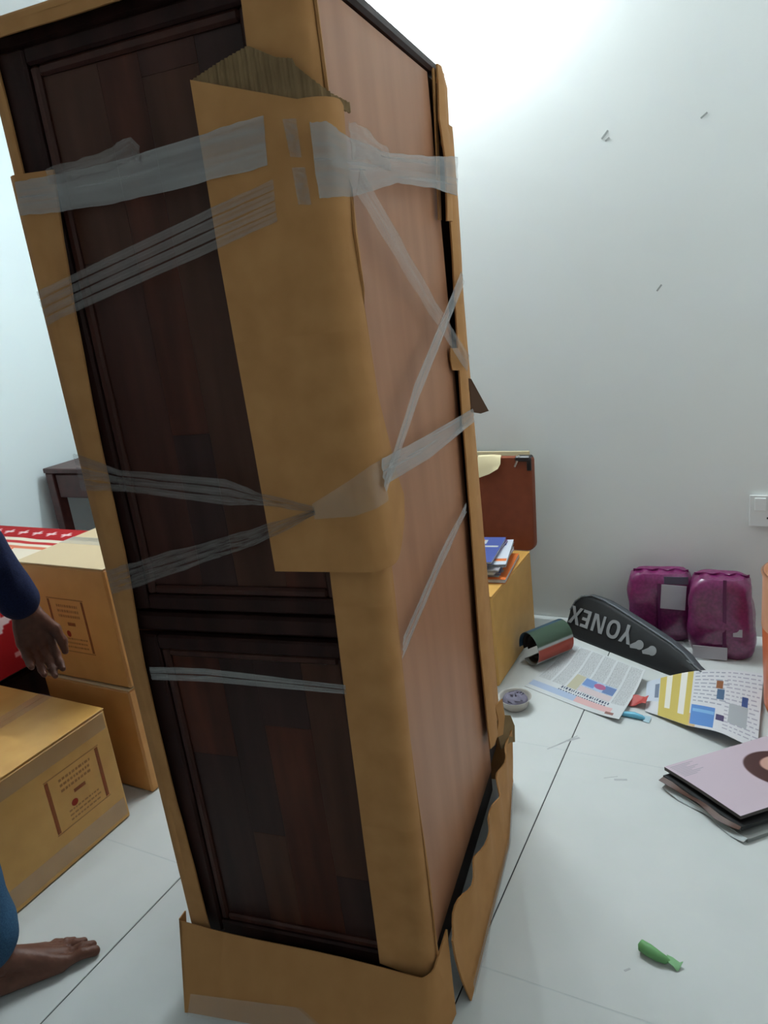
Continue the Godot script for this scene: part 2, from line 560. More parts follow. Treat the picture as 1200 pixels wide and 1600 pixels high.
func wrapping() -> void:
	# upper right corner, under the wide one
	guard("upper right cardboard corner strip reaching the top of the cupboard, above the torn ribbed edge", [[1.862, 1.862, 1.862, 0.088, 0.012], [1.70, 1.70, 1.70, 0.094, 0.012], [1.60, 1.60, 1.60, 0.094, 0.012]], 0.008, 0.018, false, 0.3, 2)
	# long lower one
	guard("long lower cardboard corner strip on the right front edge, running down into the base wrap", [[1.02, 1.02, 1.02, 0.084, 0.036], [0.58, 0.58, 0.58, 0.096, 0.018], [0.12, 0.10, 0.13, 0.105, 0.012]], 0.010, 0.016, false, 0.5, 3)
	# wide middle one with its torn top
	var t := guard("widest cardboard corner guard, with torn ribbed top edge and rounded lower corner", [[1.733, 1.678, 1.671, 0.181, 0.034], [1.50, 1.50, 1.50, 0.184, 0.012], [1.258, 1.258, 1.258, 0.182, 0.03], [1.12, 1.12, 1.12, 0.181, 0.074], [1.04, 1.04, 1.075, 0.181, 0.10], [0.978, 0.978, 1.04, 0.181, 0.092]], 0.024, 0.020, false, 0.15, 4)
	# flutes laid bare where the outer paper tore away
	var top := [[0.181, 1.733], [0.13, 1.747], [0.084, 1.757], [0.045, 1.735], [-0.005, 1.722]]
	var nz := 96
	var g := []
	for r in 4:
		var row := []
		for c in nz + 1:
			var f := float(c) / nz
			var s := f * 0.27
			var u := 0.181 - s
			var yb := lerpf(1.731, 1.676, clampf(f / 0.72, 0.0, 1.0))
			var yt := 1.70
			for k in top.size() - 1:
				if u <= top[k][0] and u >= top[k + 1][0]:
					yt = lerpf(top[k][1], top[k + 1][1], (top[k][0] - u) / (top[k][0] - top[k + 1][0]))
			var p := Vector3(u, lerpf(yb - 0.01, yt, r / 3.0), -0.021 + 0.0022 * sin(s * TAU / 0.0068))
			if u < 0.02:
				var a := clampf((0.02 - u) / 0.06, 0.0, 1.0) * PI / 2
				var rr := 0.041 + 0.0022 * sin(s * TAU / 0.0068)
				p = Vector3(0.02 - rr * sin(a), lerpf(1.668, lerpf(1.722, 1.682, sin(a)), r / 3.0), 0.02 - rr * cos(a))
				if u < -0.04:
					p.z = 0.02 + (-0.04 - u)
			row.append(L(p.x, p.y, p.z))
		g.append(row)
	var me := Mesher.new()
	me.sheet(g, 0.0012, Vector3(0.3, 0, 1))
	put("torn_flutes", me, mats["card_inner"], t)
	# left edge: a short one above, the long one below
	guard("upper left cardboard corner strip at the left picture edge, above the long left one", [[1.862, 1.862, 1.862, 0.022, 0.05], [1.78, 1.78, 1.78, 0.024, 0.05], [1.60, 1.60, 1.60, 0.024, 0.05]], 0.007, 0.014, true, 0.3, 5)
	guard("long left cardboard corner strip running from the upper tape down to the floor wrap", [[1.661, 1.666, 1.666, 0.091, 0.06], [1.45, 1.45, 1.45, 0.067, 0.06], [1.207, 1.207, 1.207, 0.056, 0.06], [1.01, 1.01, 1.01, 0.054, 0.06], [0.77, 0.77, 0.77, 0.038, 0.06], [0.45, 0.45, 0.45, 0.038, 0.06], [0.112, 0.12, 0.12, 0.049, 0.06]], 0.014, 0.014, true, 1.0, 6)
	# top edge fold over the front
	var te := cab("top_edge_guard", "cardboard strip folded over the top front edge of the cupboard", "cardboard guard")
	var tg := []
	for r in 10:
		var row := []
		for c in 13:
			var u := lerpf(0.10, CW + 0.015, c / 12.0)
			var p := Vector3(u, 0, 0)
			if r < 3:
				p.y = lerpf(1.852, 1.868, r / 2.0); p.z = -0.026 - 0.001 * sin(u * 30.0)
			elif r < 7:
				var a := PI / 2 * (r - 3) / 3.0
				p.y = 1.868 + 0.016 * sin(a); p.z = -0.010 - 0.016 * cos(a)
			else:
				p.y = 1.884 - 0.003 * (r - 7); p.z = 0.05 + 0.05 * (r - 7)
			row.append(L(p.x, p.y, p.z))
		tg.append(row)
	me = Mesher.new()
	me.sheet(tg, 0.004, Vector3(0, 1, 1))
	put("folded_sheet", me, mats["card"], te)
	rear_guards()
	collar()

func vsheet(pts: Array, th: float, m: Material, parent: Node, called: String, sub: int = 6, wob: float = 0.0, sdd: int = 3) -> void:
	# pts rows from top to bottom: [y, Array of [u, v] points across]
	var nz := FastNoiseLite.new()
	nz.seed = sdd
	nz.frequency = 3.0
	var g := []
	for i in pts.size():
		var last := i == pts.size() - 1
		for s in (1 if last else sub):
			var f := float(s) / sub
			var a = pts[i]
			var b = pts[i if last else i + 1]
			var y := lerpf(a[0], b[0], f)
			var row := []
			for k in a[1].size():
				var u := lerpf(a[1][k][0], b[1][k][0], f)
				var v := lerpf(a[1][k][1], b[1][k][1], f)
				var w := wob * nz.get_noise_2d(k * 0.35, y * 2.0)
				row.append(L(u + w, y, v + w * 0.6))
			g.append(row)
	var me := Mesher.new()
	me.sheet(g, th, Vector3(1, 0, -0.3))
	put(called, me, m, parent)

func rear_guards() -> void:
	var m: Material = mats["card"]
	var t := cab("rear_corner_guard", "long cardboard strip standing off the rear right edge of the cupboard, with torn tips", "cardboard guard")
	vsheet([[1.742, [[-0.018, 0.655], [-0.025, 0.675], [-0.025, 0.706], [-0.012, 0.724], [-0.009, 0.753], [0.03, 0.756]]],
		[1.6, [[-0.018, 0.645], [-0.025, 0.665], [-0.025, 0.702], [-0.012, 0.720], [-0.009, 0.749], [0.03, 0.752]]],
		[1.47, [[-0.018, 0.635], [-0.025, 0.655], [-0.025, 0.688], [-0.012, 0.706], [-0.009, 0.741], [0.03, 0.744]]],
		[1.3, [[-0.018, 0.61], [-0.025, 0.630], [-0.025, 0.663], [-0.012, 0.681], [-0.009, 0.741], [0.03, 0.744]]],
		[1.13, [[-0.018, 0.59], [-0.025, 0.610], [-0.025, 0.642], [-0.012, 0.660], [-0.009, 0.741], [0.03, 0.744]]],
		[1.05, [[-0.018, 0.59], [-0.025, 0.610], [-0.025, 0.658], [-0.012, 0.676], [-0.009, 0.741], [0.03, 0.744]]],
		[0.87, [[-0.018, 0.58], [-0.025, 0.600], [-0.025, 0.650], [-0.012, 0.668], [-0.009, 0.741], [0.03, 0.744]]],
		[0.54, [[-0.018, 0.556], [-0.025, 0.576], [-0.025, 0.628], [-0.012, 0.646], [-0.009, 0.741], [0.03, 0.744]]],
		[0.24, [[-0.018, 0.566], [-0.025, 0.586], [-0.025, 0.634], [-0.012, 0.652], [-0.009, 0.741], [0.03, 0.744]]]], 0.004, m, t, "folded_sheet", 8, 0.001, 3)
	# torn tip that sticks out sideways half way down
	var me := Mesher.new()
	me.sheet([[L(-0.018, 1.193, 0.672), L(-0.026, 1.190, 0.676)], [L(-0.022, 1.158, 0.670), L(-0.040, 1.150, 0.690)], [L(-0.022, 1.123, 0.668), L(-0.056, 1.106, 0.704)], [L(-0.020, 1.113, 0.665), L(-0.040, 1.104, 0.686)]], 0.003, Vector3(0.5, 0, 1))
	put("torn_tip", me, plain("torn_dark", Color(0.34, 0.24, 0.17), 0.9), t)
	me = Mesher.new()
	me.sheet([[L(-0.008, 1.275, 0.575), L(-0.020, 1.27, 0.612)], [L(-0.008, 1.252, 0.568), L(-0.024, 1.246, 0.61)], [L(-0.008, 1.225, 0.578), L(-0.022, 1.22, 0.608)]], 0.003, Vector3(0.5, 0, 1))
	put("torn_tip", me, m, t)
	me = Mesher.new()
	me.sheet([[L(-0.022, 0.32, 0.645), L(-0.036, 0.325, 0.675)], [L(-0.026, 0.27, 0.65), L(-0.040, 0.275, 0.67)], [L(-0.020, 0.225, 0.64), L(-0.032, 0.22, 0.665)]], 0.003, Vector3(0.6, 0, 1))
	put("torn_tip", me, m, t)
	var s := cab("rear_top_guard", "short doubled cardboard strip at the top of the rear right edge", "cardboard guard")
	vsheet([[1.858, [[-0.016, 0.655], [-0.018, 0.672], [-0.018, 0.684], [-0.008, 0.692], [-0.009, 0.742], [0.03, 0.744]]],
		[1.82, [[-0.018, 0.645], [-0.022, 0.672], [-0.022, 0.705], [-0.009, 0.716], [-0.009, 0.742], [0.03, 0.744]]],
		[1.748, [[-0.018, 0.625], [-0.022, 0.655], [-0.022, 0.69], [-0.009, 0.70], [-0.009, 0.742], [0.03, 0.744]]],
		[1.66, [[-0.030, 0.600], [-0.033, 0.62], [-0.033, 0.64], [-0.031, 0.645], [-0.030, 0.648], [-0.029, 0.650]]],
		[1.54, [[-0.030, 0.565], [-0.033, 0.58], [-0.033, 0.60], [-0.031, 0.606], [-0.030, 0.608], [-0.029, 0.610]]]], 0.004, m, s, "outer_sheet", 8, 0.001, 5)
	vsheet([[1.85, [[-0.008, 0.645], [-0.010, 0.66]]], [1.70, [[-0.008, 0.617], [-0.010, 0.632]]], [1.545, [[-0.009, 0.575], [-0.011, 0.59]]]], 0.003, m, s, "inner_sheet", 6, 0.0005, 6)

func collar() -> void:
	var t := cab("base_wrap", "wide cardboard wrap round the foot of the cupboard, loose on the right", "cardboard wrap")
	# front sheet, wraps a little round the right corner; bottom kicks outwards
	var g := []
	for r in 9:
		var f := r / 8.0
		var row := []
		for c in 24:
			var h := c / 23.0
			var p := Vector3()
			var tl := Vector3(0.566, 0.137, 0.0)
			var out := 0.026 + 0.10 * f * (1.0 - 0.55 * h)
			if c < 3:
				var a := (2 - c) / 2.0
				p = Vector3(0.566 + 0.004 - 0.045 * f, lerpf(0.148, 0.002, f), -out + 0.022 * a)
			elif c < 17:
				var k := (c - 3) / 13.0
				p = Vector3(lerpf(0.566 - 0.055 * f, 0.012, k), lerpf(lerpf(0.142, 0.124, k), 0.002, f), -out - 0.003 * sin(k * 7.0) * (1.0 - f))
			elif c < 21:
				var a := PI / 2 * (c - 16) / 4.0
				p = Vector3(0.012 - 0.026 * sin(a) - 0.012 * f, lerpf(0.124 + 0.004 * (c - 16), 0.002, f), -out + 0.026 * (1.0 - cos(a)))
			else:
				var k := (c - 20) / 3.0
				p = Vector3(-0.014 - 0.010 * k - 0.014 * f, lerpf(0.140 + 0.028 * k, 0.002, f), -out + 0.026 + 0.055 * k)
			row.append(L(p.x, p.y, p.z))
		g.append(row)
	var me := Mesher.new()
	me.sheet(g, 0.004, Vector3(0.2, 0, 1))
	put("front_sheet", me, mats["card"], t)
	# loose side flap: leans outwards, torn wavy top edge
	g = []
	var tops := [[0.045, -0.030, 0.150], [0.10, -0.033, 0.165], [0.16, -0.040, 0.172], [0.23, -0.046, 0.178], [0.30, -0.050, 0.172], [0.37, -0.050, 0.176], [0.45, -0.050, 0.172], [0.52, -0.044, 0.168], [0.59, -0.038, 0.176], [0.66, -0.038, 0.168], [0.73, -0.044, 0.19]]
	for r in 7:
		var f := r / 6.0
		var row := []
		for k in 41:
			var q := k / 40.0 * 10.0
			var i := mini(int(q), 9)
			var w := q - i
			var v := lerpf(tops[i][0], tops[i + 1][0], w)
			var ut := lerpf(tops[i][1], tops[i + 1][1], w) - 0.008 * sin(v * 43.0) * (1.0 - f)
			var yt := lerpf(tops[i][2], tops[i + 1][2], w) + 0.006 * sin(v * 61.0)
			var ub := -0.058 + 0.03 * clampf((v - 0.5) / 0.22, 0.0, 1.0) - 0.004
			row.append(L(lerpf(ut, ub, f * f * 0.6 + f * 0.4), lerpf(yt, 0.002, f), v))
		g.append(row)
	me = Mesher.new()
	me.sheet(g, 0.004, Vector3(1, 0, 0))
	put("side_sheet", me, mats["card"], t)
	g = []
	for r in 4:
		var f := r / 3.0
		g.append([L(-0.030, lerpf(0.002, 0.16, f), 0.752), L(0.02, lerpf(0.002, 0.165, f), 0.758), L(0.28, lerpf(0.002, 0.16, f), 0.760), L(CW, lerpf(0.002, 0.16, f), 0.758)])
	me = Mesher.new()
	me.sheet(g, 0.004, Vector3(0, 0, -1))
	put("added_rear_sheet", me, mats["card"], t)  # unseen cardboard added behind to keep light out of the side trough
	# curled dark inner lip of the torn edge at the rear end
	me = Mesher.new()
	me.sheet([[L(-0.006, 0.235, 0.70), L(-0.022, 0.245, 0.72), L(-0.042, 0.235, 0.735)], [L(-0.010, 0.205, 0.69), L(-0.032, 0.215, 0.72), L(-0.05, 0.20, 0.74)], [L(-0.020, 0.16, 0.68), L(-0.040, 0.165, 0.71), L(-0.048, 0.15, 0.735)]], 0.003, Vector3(1, 0, 1))
	put("curled_lip", me, mats["card_inner"], t)
	var lt := cab("tape_strip", "clear tape strip along the bottom of the base wrap", "tape")
	g = []
	for k in 25:
		var h := k / 24.0
		var row := []
		for r in 3:
			var y := 0.006 + 0.017 * r
			row.append(L(lerpf(0.512, 0.03, h), y, -0.130 + 0.05 * h + 0.012 * r))
		g.append(row)
	me = Mesher.new()
	me.sheet(g, 0.0004, Vector3(0, 0.2, 1))
	put("film", me, mats["tape_clear"], lt)
	g = []
	for k in 25:
		var v := lerpf(0.06, 0.70, k / 24.0)
		var ub := -0.0645 + 0.03 * clampf((v - 0.5) / 0.22, 0.0, 1.0)
		g.append([L(ub - 0.001, 0.004, v), L(ub + 0.001 - 0.003, 0.016, v), L(ub + 0.002 - 0.002, 0.03, v)])
	me = Mesher.new()
	me.sheet(g, 0.0004, Vector3(1, 0.2, 0))
	put("film", me, mats["tape"], lt)

# ---------------------------------------------------------------- tape
# a strip through stations [P lower edge, P upper edge] in cupboard space
func tape(label: String, st: Array, hint: Vector3, mk: String = "tape", bulge: float = 0.002, sdd: int = 1, strands: int = 1) -> void:
	var t := cab("tape_strip", label, "tape")
	var nz := FastNoiseLite.new()
	nz.seed = sdd
	nz.frequency = 6.0
	for q in strands:
		var g := []
		for r in 7:
			var f := (q + r / 6.0 * (0.86 if strands > 1 else 1.0)) / strands
			var row := []
			for i in st.size() - 1:
				for s in (9 if i == st.size() - 2 else 8):
					var w := s / 8.0
					var a: Vector3 = st[i][0].lerp(st[i + 1][0], w)
					var b: Vector3 = st[i][1].lerp(st[i + 1][1], w)
					var p := a.lerp(b, f)
					var wob := bulge * nz.get_noise_2d((i + w) * 0.35, f * 2.2 + q)
					row.append(L(p.x, p.y, p.z) + hint * wob + Vector3(0, wob * 0.8 * (1.0 if r == 0 or r == 6 else 0.3), 0))
			g.append(row)
		var me := Mesher.new()
		me.sheet(g, 0.0004, hint)
		put("film", me, mats[mk], t)

func P(u: float, y: float, v: float) -> Vector3:
	return Vector3(u, y, v)

func tapes() -> void:
	var fz := Vector3(0, 0, 1)
	var sx := Vector3(1, 0, 0)
	var o := -0.0276
	# front, upper pair
	tape("topmost wide crumpled tape strip across the front, from left edge to wide corner guard", [[P(0.546, 1.604, -0.018), P(0.540, 1.655, -0.018)], [P(0.46, 1.597, -0.019), P(0.45, 1.652, -0.019)], [P(0.34, 1.594, -0.022), P(0.33, 1.652, -0.022)], [P(0.184, 1.598, o), P(0.181, 1.661, o)], [P(0.078, 1.603, o), P(0.073, 1.667, o)]], fz, "tape_dense", 0.003, 3)
	tape("loose ruffled tape edge standing up from the topmost front strip", [[P(0.47, 1.64, -0.022), P(0.47, 1.662, -0.022)], [P(0.36, 1.64, -0.024), P(0.345, 1.670, -0.026)], [P(0.30, 1.65, -0.025), P(0.30, 1.681, -0.027)], [P(0.29, 1.64, -0.026), P(0.285, 1.665, -0.026)]], fz, "tape", 0.006, 8)
	tape("second tape band on the front, slanting in parallel strands below the topmost strip", [[P(0.545, 1.425, -0.018), P(0.55, 1.485, -0.018)], [P(0.507, 1.436, -0.019), P(0.518, 1.492, -0.019)], [P(0.174, 1.506, o), P(0.178, 1.565, o)], [P(0.076, 1.528, o), P(0.073, 1.585, o)]], fz, "tape", 0.0015, 4, 4)
	# small torn bits on the wide guard
	tape("small torn tape piece on the wide guard, higher of two beside its fold", [[P(0.041, 1.608, o), P(0.045, 1.657, o)], [P(0.024, 1.605, o), P(0.024, 1.654, o)]], fz, "tape", 0.001, 5)
	tape("small torn tape piece on the wide guard, lower of two beside its fold", [[P(0.039, 1.545, o), P(0.041, 1.594, o)], [P(0.019, 1.542, o), P(0.021, 1.591, o)]], fz, "tape", 0.001, 6)
	# round the corner to the rear edge, high up
	tape("broad milky tape band on the right side, from wide guard to rear edge near top", [[P(0.005, 1.548, -0.0282), P(0.005, 1.646, -0.0282)], [P(-0.0145, 1.548, -0.0145), P(-0.0145, 1.646, -0.0145)], [P(-0.0285, 1.549, 0.02), P(-0.0285, 1.63, 0.02)], [P(-0.030, 1.566, 0.12), P(-0.030, 1.628, 0.12)], [P(-0.032, 1.585, 0.23), P(-0.032, 1.627, 0.181)], [P(-0.037, 1.594, 0.45), P(-0.037, 1.648, 0.42)], [P(-0.039, 1.592, 0.635), P(-0.039, 1.675, 0.675)]], sx, "tape_dense", 0.0025, 7)
	tape("short curled tape tab lifting off the right side band near the wide guard", [[P(-0.028, 1.60, 0.034), P(-0.028, 1.650, 0.036)], [P(-0.034, 1.605, 0.08), P(-0.034, 1.650, 0.08)], [P(-0.033, 1.60, 0.20), P(-0.033, 1.632, 0.20)]], sx, "tape", 0.004, 12)
	# side diagonals
	tape("tape strip slanting down on the right side, from the broad band towards the rear edge", [[P(-0.030, 1.553, 0.03), P(-0.030, 1.592, 0.06)], [P(-0.031, 1.375, 0.33), P(-0.031, 1.402, 0.37)], [P(-0.031, 1.215, 0.62), P(-0.031, 1.248, 0.655)]], sx, "tape", 0.003, 9)
	tape("steep narrow tape strip crossing the right side, rising from wide guard to rear edge", [[P(-0.0290, 1.106, 0.004), P(-0.0290, 1.122, -0.004)], [P(-0.031, 1.225, 0.235), P(-0.031, 1.248, 0.21)], [P(-0.033, 1.41, 0.66), P(-0.033, 1.436, 0.64)]], sx, "tape_dense", 0.003, 10)
	tape("wide tape strip slanting on the right side from lower wide guard to torn tip", [[P(-0.0282, 1.118, 0.0), P(-0.0282, 1.161, 0.0)], [P(-0.031, 1.10, 0.26), P(-0.031, 1.147, 0.22)], [P(-0.031, 1.092, 0.655), P(-0.031, 1.124, 0.645)]], sx, "tape_dense", 0.004, 11)
	tape("thin lowest tape strip on the right side, slanting up to the rear edge", [[P(-0.013, 0.796, 0.022), P(-0.013, 0.832, 0.045)], [P(-0.014, 0.852, 0.29), P(-0.014, 0.886, 0.305)], [P(-0.016, 0.896, 0.55), P(-0.016, 0.920, 0.556)]], sx, "tape_dense", 0.003, 13, 2)
	# front, middle pair that meet on the wide guard
	tape("upper of the two twisted tape strands meeting low on the wide guard", [[P(0.558, 1.13, -0.018), P(0.556, 1.205, -0.018)], [P(0.47, 1.128, -0.020), P(0.462, 1.170, -0.020)], [P(0.244, 1.098, -0.025), P(0.244, 1.146, -0.025)], [P(0.182, 1.098, o), P(0.182, 1.120, o)], [P(0.088, 1.084, o), P(0.088, 1.094, o)]], fz, "tape", 0.006, 14, 3)
	tape("lower of the two twisted tape strands meeting low on the wide guard", [[P(0.545, 0.925, -0.018), P(0.545, 0.972, -0.018)], [P(0.479, 0.942, -0.020), P(0.49, 0.99, -0.020)], [P(0.30, 1.0, -0.024), P(0.29, 1.038, -0.024)], [P(0.21, 1.026, o), P(0.215, 1.056, o)], [P(0.088, 1.08, o), P(0.088, 1.088, o)]], fz, "tape", 0.006, 15, 4)
	tape("gathered clear tape on the fold of the wide guard near its lower end", [[P(0.09, 1.072, o), P(0.09, 1.098, o)], [P(0.02, 1.076, -0.0282), P(0.02, 1.135, -0.0282)], [P(-0.0145, 1.084, -0.0145), P(-0.0145, 1.155, -0.0145)], [P(-0.0285, 1.09, 0.01), P(-0.0285, 1.16, 0.01)]], Vector3(0.3, 0, 1), "tape_clear", 0.001, 16)
	tape("lowest tape strip across the front, below the middle rail", [[P(0.50, 0.742, -0.0165), P(0.50, 0.772, -0.0165)], [P(0.38, 0.745, -0.014), P(0.374, 0.776, -0.014)], [P(0.088, 0.739, -0.0115), P(0.087, 0.758, -0.0115)]], fz, "tape_dense", 0.004, 17, 2)

# ---------------------------------------------------------------- cartons
func print_tex(key: String, seed_: int, dense: bool) -> Texture2D:
	var im := Image.create(256, 192, false, Image.FORMAT_RGBA8)
	im.fill(Color(0.55, 0.20, 0.10, 0.0))
	var r := RandomNumberGenerator.new()
	r.seed = seed_
	var ink := Color(0.58, 0.17, 0.08, 0.62)
	var light := Color(0.60, 0.22, 0.10, 0.40)
	im.fill_rect(Rect2i(0, 0, 256, 4), light)
	im.fill_rect(Rect2i(0, 188, 256, 4), light)
	im.fill_rect(Rect2i(2, 6, 16, 180), ink)
	im.fill_rect(Rect2i(236, 6, 16, 180), ink)
	for k in 3:
		var x := 60
		while x < 200:
			var w := r.randi_range(6, 16)
			im.fill_rect(Rect2i(x, 22 + k * 18, w, 9), light)
			x += w + 4
	im.fill_rect(Rect2i(110, 84, 54, 12), ink)
	for yy in 26:
		for xx in 34:
			if Vector2(xx - 17, (yy - 13) * 1.3).length() < 15.0:
				im.set_pixel(84 + xx, 112 + yy, Color(0.62, 0.12, 0.06, 0.8))
	for k in 3:
		var x := 70
		while x < 210:
			var w := r.randi_range(6, 18)
			im.fill_rect(Rect2i(x, 140 + k * 15, w, 6), light)
			x += w + 4
	return ImageTexture.create_from_image(im)

# carton with its right face along the room's depth; origin at its near right foot
func carton(label: String, at: Vector3, w: float, h: float, dp: float, mk: String, printed: int, seam_along_depth := false, group := "") -> Node3D:
	var t := thing("carton", label, "carton", at, 0.0, group)
	put("body", bx(Vector3(-w / 2, h / 2 - 0.002, -dp / 2), Vector3(w, h - 0.004, dp), 0.006), mats[mk], t)
	for s in 2:
		if seam_along_depth:
			put("flap", bx(Vector3(-w * (0.25 + 0.5 * s), h - 0.002, -dp / 2), Vector3(w / 2 - 0.001, 0.004, dp - 0.001), 0.0018), mats[mk], t)
		else:
			put("flap", bx(Vector3(-w / 2, h - 0.002, -dp * (0.25 + 0.5 * s)), Vector3(w - 0.001, 0.004, dp / 2 - 0.001), 0.0018), plain("flap_glare", Color(0.80, 0.70, 0.54), 0.45), t)  # flaps paler than the carton: strong light and glare put into the colour
	var tp := Mesher.new()
	if seam_along_depth:
		tp.box(Vector3(-w / 2, h + 0.0004, -dp / 2), Vector3(0.03, 0.0004, dp / 2 + 0.001), 0.0001)
		tp.box(Vector3(-w / 2, h - 0.03, 0.0006), Vector3(0.03, 0.03, 0.0004), 0.0001)
	else:
		tp.box(Vector3(-w / 2, h + 0.0004, -dp / 2), Vector3(w / 2 + 0.001, 0.0004, 0.03), 0.0001)
		tp.box(Vector3(0.0006, h - 0.03, -dp / 2), Vector3(0.0004, 0.03, 0.03), 0.0001)
	put("sealing_tape", tp, mats["tape_clear"], t)
	if printed > 0:
		var me := Mesher.new()
		var pm := tex_mat("print%d" % printed, print_tex("p", printed, true), 0.6, true)
		if printed == 1:
			var z0 := -dp + 0.05
			var z1 := -dp + 0.235
			me.quad_uv(Vector3(0.0008, h * 0.76, z1), Vector3(0.0008, h * 0.76, z0), Vector3(0.0008, h * 0.30, z0), Vector3(0.0008, h * 0.30, z1), Vector3(1, 0, 0))
		else:
			me.quad_uv(Vector3(-w * 0.72, h * 0.72, 0.0008), Vector3(-w * 0.30, h * 0.72, 0.0008), Vector3(-w * 0.30, h * 0.25, 0.0008), Vector3(-w * 0.72, h * 0.25, 0.0008), Vector3(0, 0, 1))
		put("red_print", me, pm, t)
	return t

func left_side() -> void:
	# near carton
	var a := carton("low tan carton with a red printed panel on its side, nearest the bare foot", V(-1.70, 0, 0.50), 0.50, 0.37, 0.735, "carton", 1, true)
	var me := Mesher.new()
	me.box(Vector3(0.0007, 0.045, -0.36), Vector3(0.0004, 0.028, 0.365), 0.0001)
	me.box(Vector3(0.0007, 0.335, -0.36), Vector3(0.0004, 0.024, 0.365), 0.0001)
	put("edge_tape", me, mats["tape_clear"], a)
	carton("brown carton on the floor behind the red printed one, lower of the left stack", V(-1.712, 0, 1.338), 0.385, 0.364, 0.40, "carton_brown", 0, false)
	carton("brown carton on top of the left stack, glare painted on flaps, faint red front print", V(-1.706, 0.3665, 1.345), 0.39, 0.387, 0.40, "carton_brown", 2, false)
	bed()
	table()

func bed_tex() -> Texture2D:
	var im := Image.create(256, 256, false, Image.FORMAT_RGB8)
	im.fill(Color(0.90, 0.84, 0.76))
	var r := RandomNumberGenerator.new()
	r.seed = 5
	var cols := [Color(0.86, 0.70, 0.22), Color(0.88, 0.45, 0.30), Color(0.93, 0.88, 0.78), Color(0.90, 0.62, 0.40)]
	for k in 46:
		var c := Vector2(r.randf_range(20, 236), r.randf_range(20, 236))
		var rad := r.randf_range(6, 15)
		var col: Color = cols[r.randi() % 4]
		for yy in range(-15, 16):
			for xx in range(-15, 16):
				var d := Vector2(xx, yy).length()
				var pet := rad * (0.72 + 0.28 * cos(5.0 * atan2(yy, xx)))
				var px := int(c.x) + xx
				var py := int(c.y) + yy
				if d < pet and px >= 0 and py >= 0 and px < 256 and py < 256:
					im.set_pixel(px, py, col if d > 4 else Color(0.75, 0.25, 0.2))
	for q in [[6, Color(0.74, 0.20, 0.20)], [16, Color(0.86, 0.48, 0.36)]]:
		var k: int = q[0]
		for w in 5:
			for i in range(k, 256 - k):
				for pt in [[i, k + w], [i, 255 - k - w], [k + w, i], [255 - k - w, i]]:
					im.set_pixel(pt[0], pt[1], q[1])
	return ImageTexture.create_from_image(im)

func border_tex() -> Texture2D:
	var im := Image.create(256, 64, false, Image.FORMAT_RGB8)
	im.fill(Color(0.66, 0.06, 0.09))
	for row in [[10, 5, Color(0.90, 0.78, 0.78)], [32, 7, Color(0.92, 0.84, 0.86)], [54, 4, Color(0.85, 0.6, 0.6)]]:
		for k in 13:
			var cx: float = 10.0 + k * 19.7 + (9.0 if row[0] == 32 else 0.0)
			for yy in range(-8, 9):
				for xx in range(-8, 9):
					if Vector2(xx * 0.8, yy).length() < row[1] * (0.7 + 0.3 * cos(4.0 * atan2(yy, xx))):
						var px := int(cx) + xx
						var py: int = row[0] + yy
						if px >= 0 and px < 256 and py >= 0 and py < 64:
							im.set_pixel(px, py, row[2])
	return ImageTexture.create_from_image(im)

func bed() -> void:
	var t := thing("bed", "low bed against the left wall, dark base under a red bordered floral spread", "bed", V(-2.82, 0, 1.25))
	var wood: Material = mats["wood_frame"]
	put("base", bx(Vector3(0, 0.17, 0), Vector3(1.12, 0.30, 1.46), 0.01), wood, t)
	put("mattress", bx(Vector3(0, 0.455, 0), Vector3(1.15, 0.26, 1.50), 0.04), plain("mattress", Color(0.7, 0.66, 0.6), 0.9), t)
	for sx in [-0.5, 0.5]:
		for sz in [-0.66, 0.66]:
			put("leg", bx(Vector3(sx, 0.012, sz), Vector3(0.07, 0.024, 0.07), 0.004), wood, t)
	var sp := Node3D.new()
	sp.name = "bedspread"
	t.add_child(sp, true)
	var nz := FastNoiseLite.new()
	nz.seed = 4
	nz.frequency = 3.0
	# centre field, border frame on top, hanging hems
	var hx := 0.60
	var hz := 0.765
	var f := func(x: float, z: float) -> float: return 0.602 + 0.006 * nz.get_noise_2d(x, z)
	var g := []
	for r in 14:
		var row := []
		for c in 12:
			var x := lerpf(-hx + 0.13, hx - 0.06, c / 11.0)
			var z := lerpf(-hz + 0.13, hz - 0.13, r / 13.0)
			row.append(Vector3(x, f.call(x, z), z))
		g.append(row)
	var me := Mesher.new()
	me.sheet(g, 0.004, Vector3.UP)
	put("floral_field", me, tex_mat("bed_field", bed_tex(), 0.9), sp)
	var bm := tex_mat("bed_border", border_tex(), 0.9)
	for side in 4:
		g = []
		for r in 15:
			var s := lerpf(-1.0, 1.0, r / 14.0)
			var row := []
			for c in 7:
				var q := c / 6.0
				var inx: float = 0.06 if side == 0 else 0.13
				var p := Vector3.ZERO
				var fold := 0.012 * sin(s * 22.0)
				var drop := clampf((q - 0.34) / 0.66, 0.0, 1.0)
				var outw := clampf(q / 0.34, 0.0, 1.0)
				var y := 0.6 - 0.245 * drop
				if side == 0:
					p = Vector3(hx - inx + inx * outw + fold * drop, y, s * hz)
				elif side == 1:
					p = Vector3(-hx + inx - inx * outw, y, s * hz)
				elif side == 2:
					p = Vector3(s * hx, y, -hz + inx - inx * outw - fold * drop)
				else:
					p = Vector3(s * hx, y, hz - inx + inx * outw + fold * drop)
				row.append(p + Vector3(0, 0.0035, 0))
			g.append(row)
		# turn the grid so that the pattern runs along the hem
		var gt := []
		for c in 7:
			var row := []
			for r in 15:
				row.append(g[r][c])
			gt.append(row)
		me = Mesher.new()
		me.sheet(gt, 0.004, Vector3(0, 1, 0) + [Vector3.RIGHT, Vector3.LEFT, Vector3.FORWARD, Vector3.BACK][side])
		put("hem", me, bm, sp)

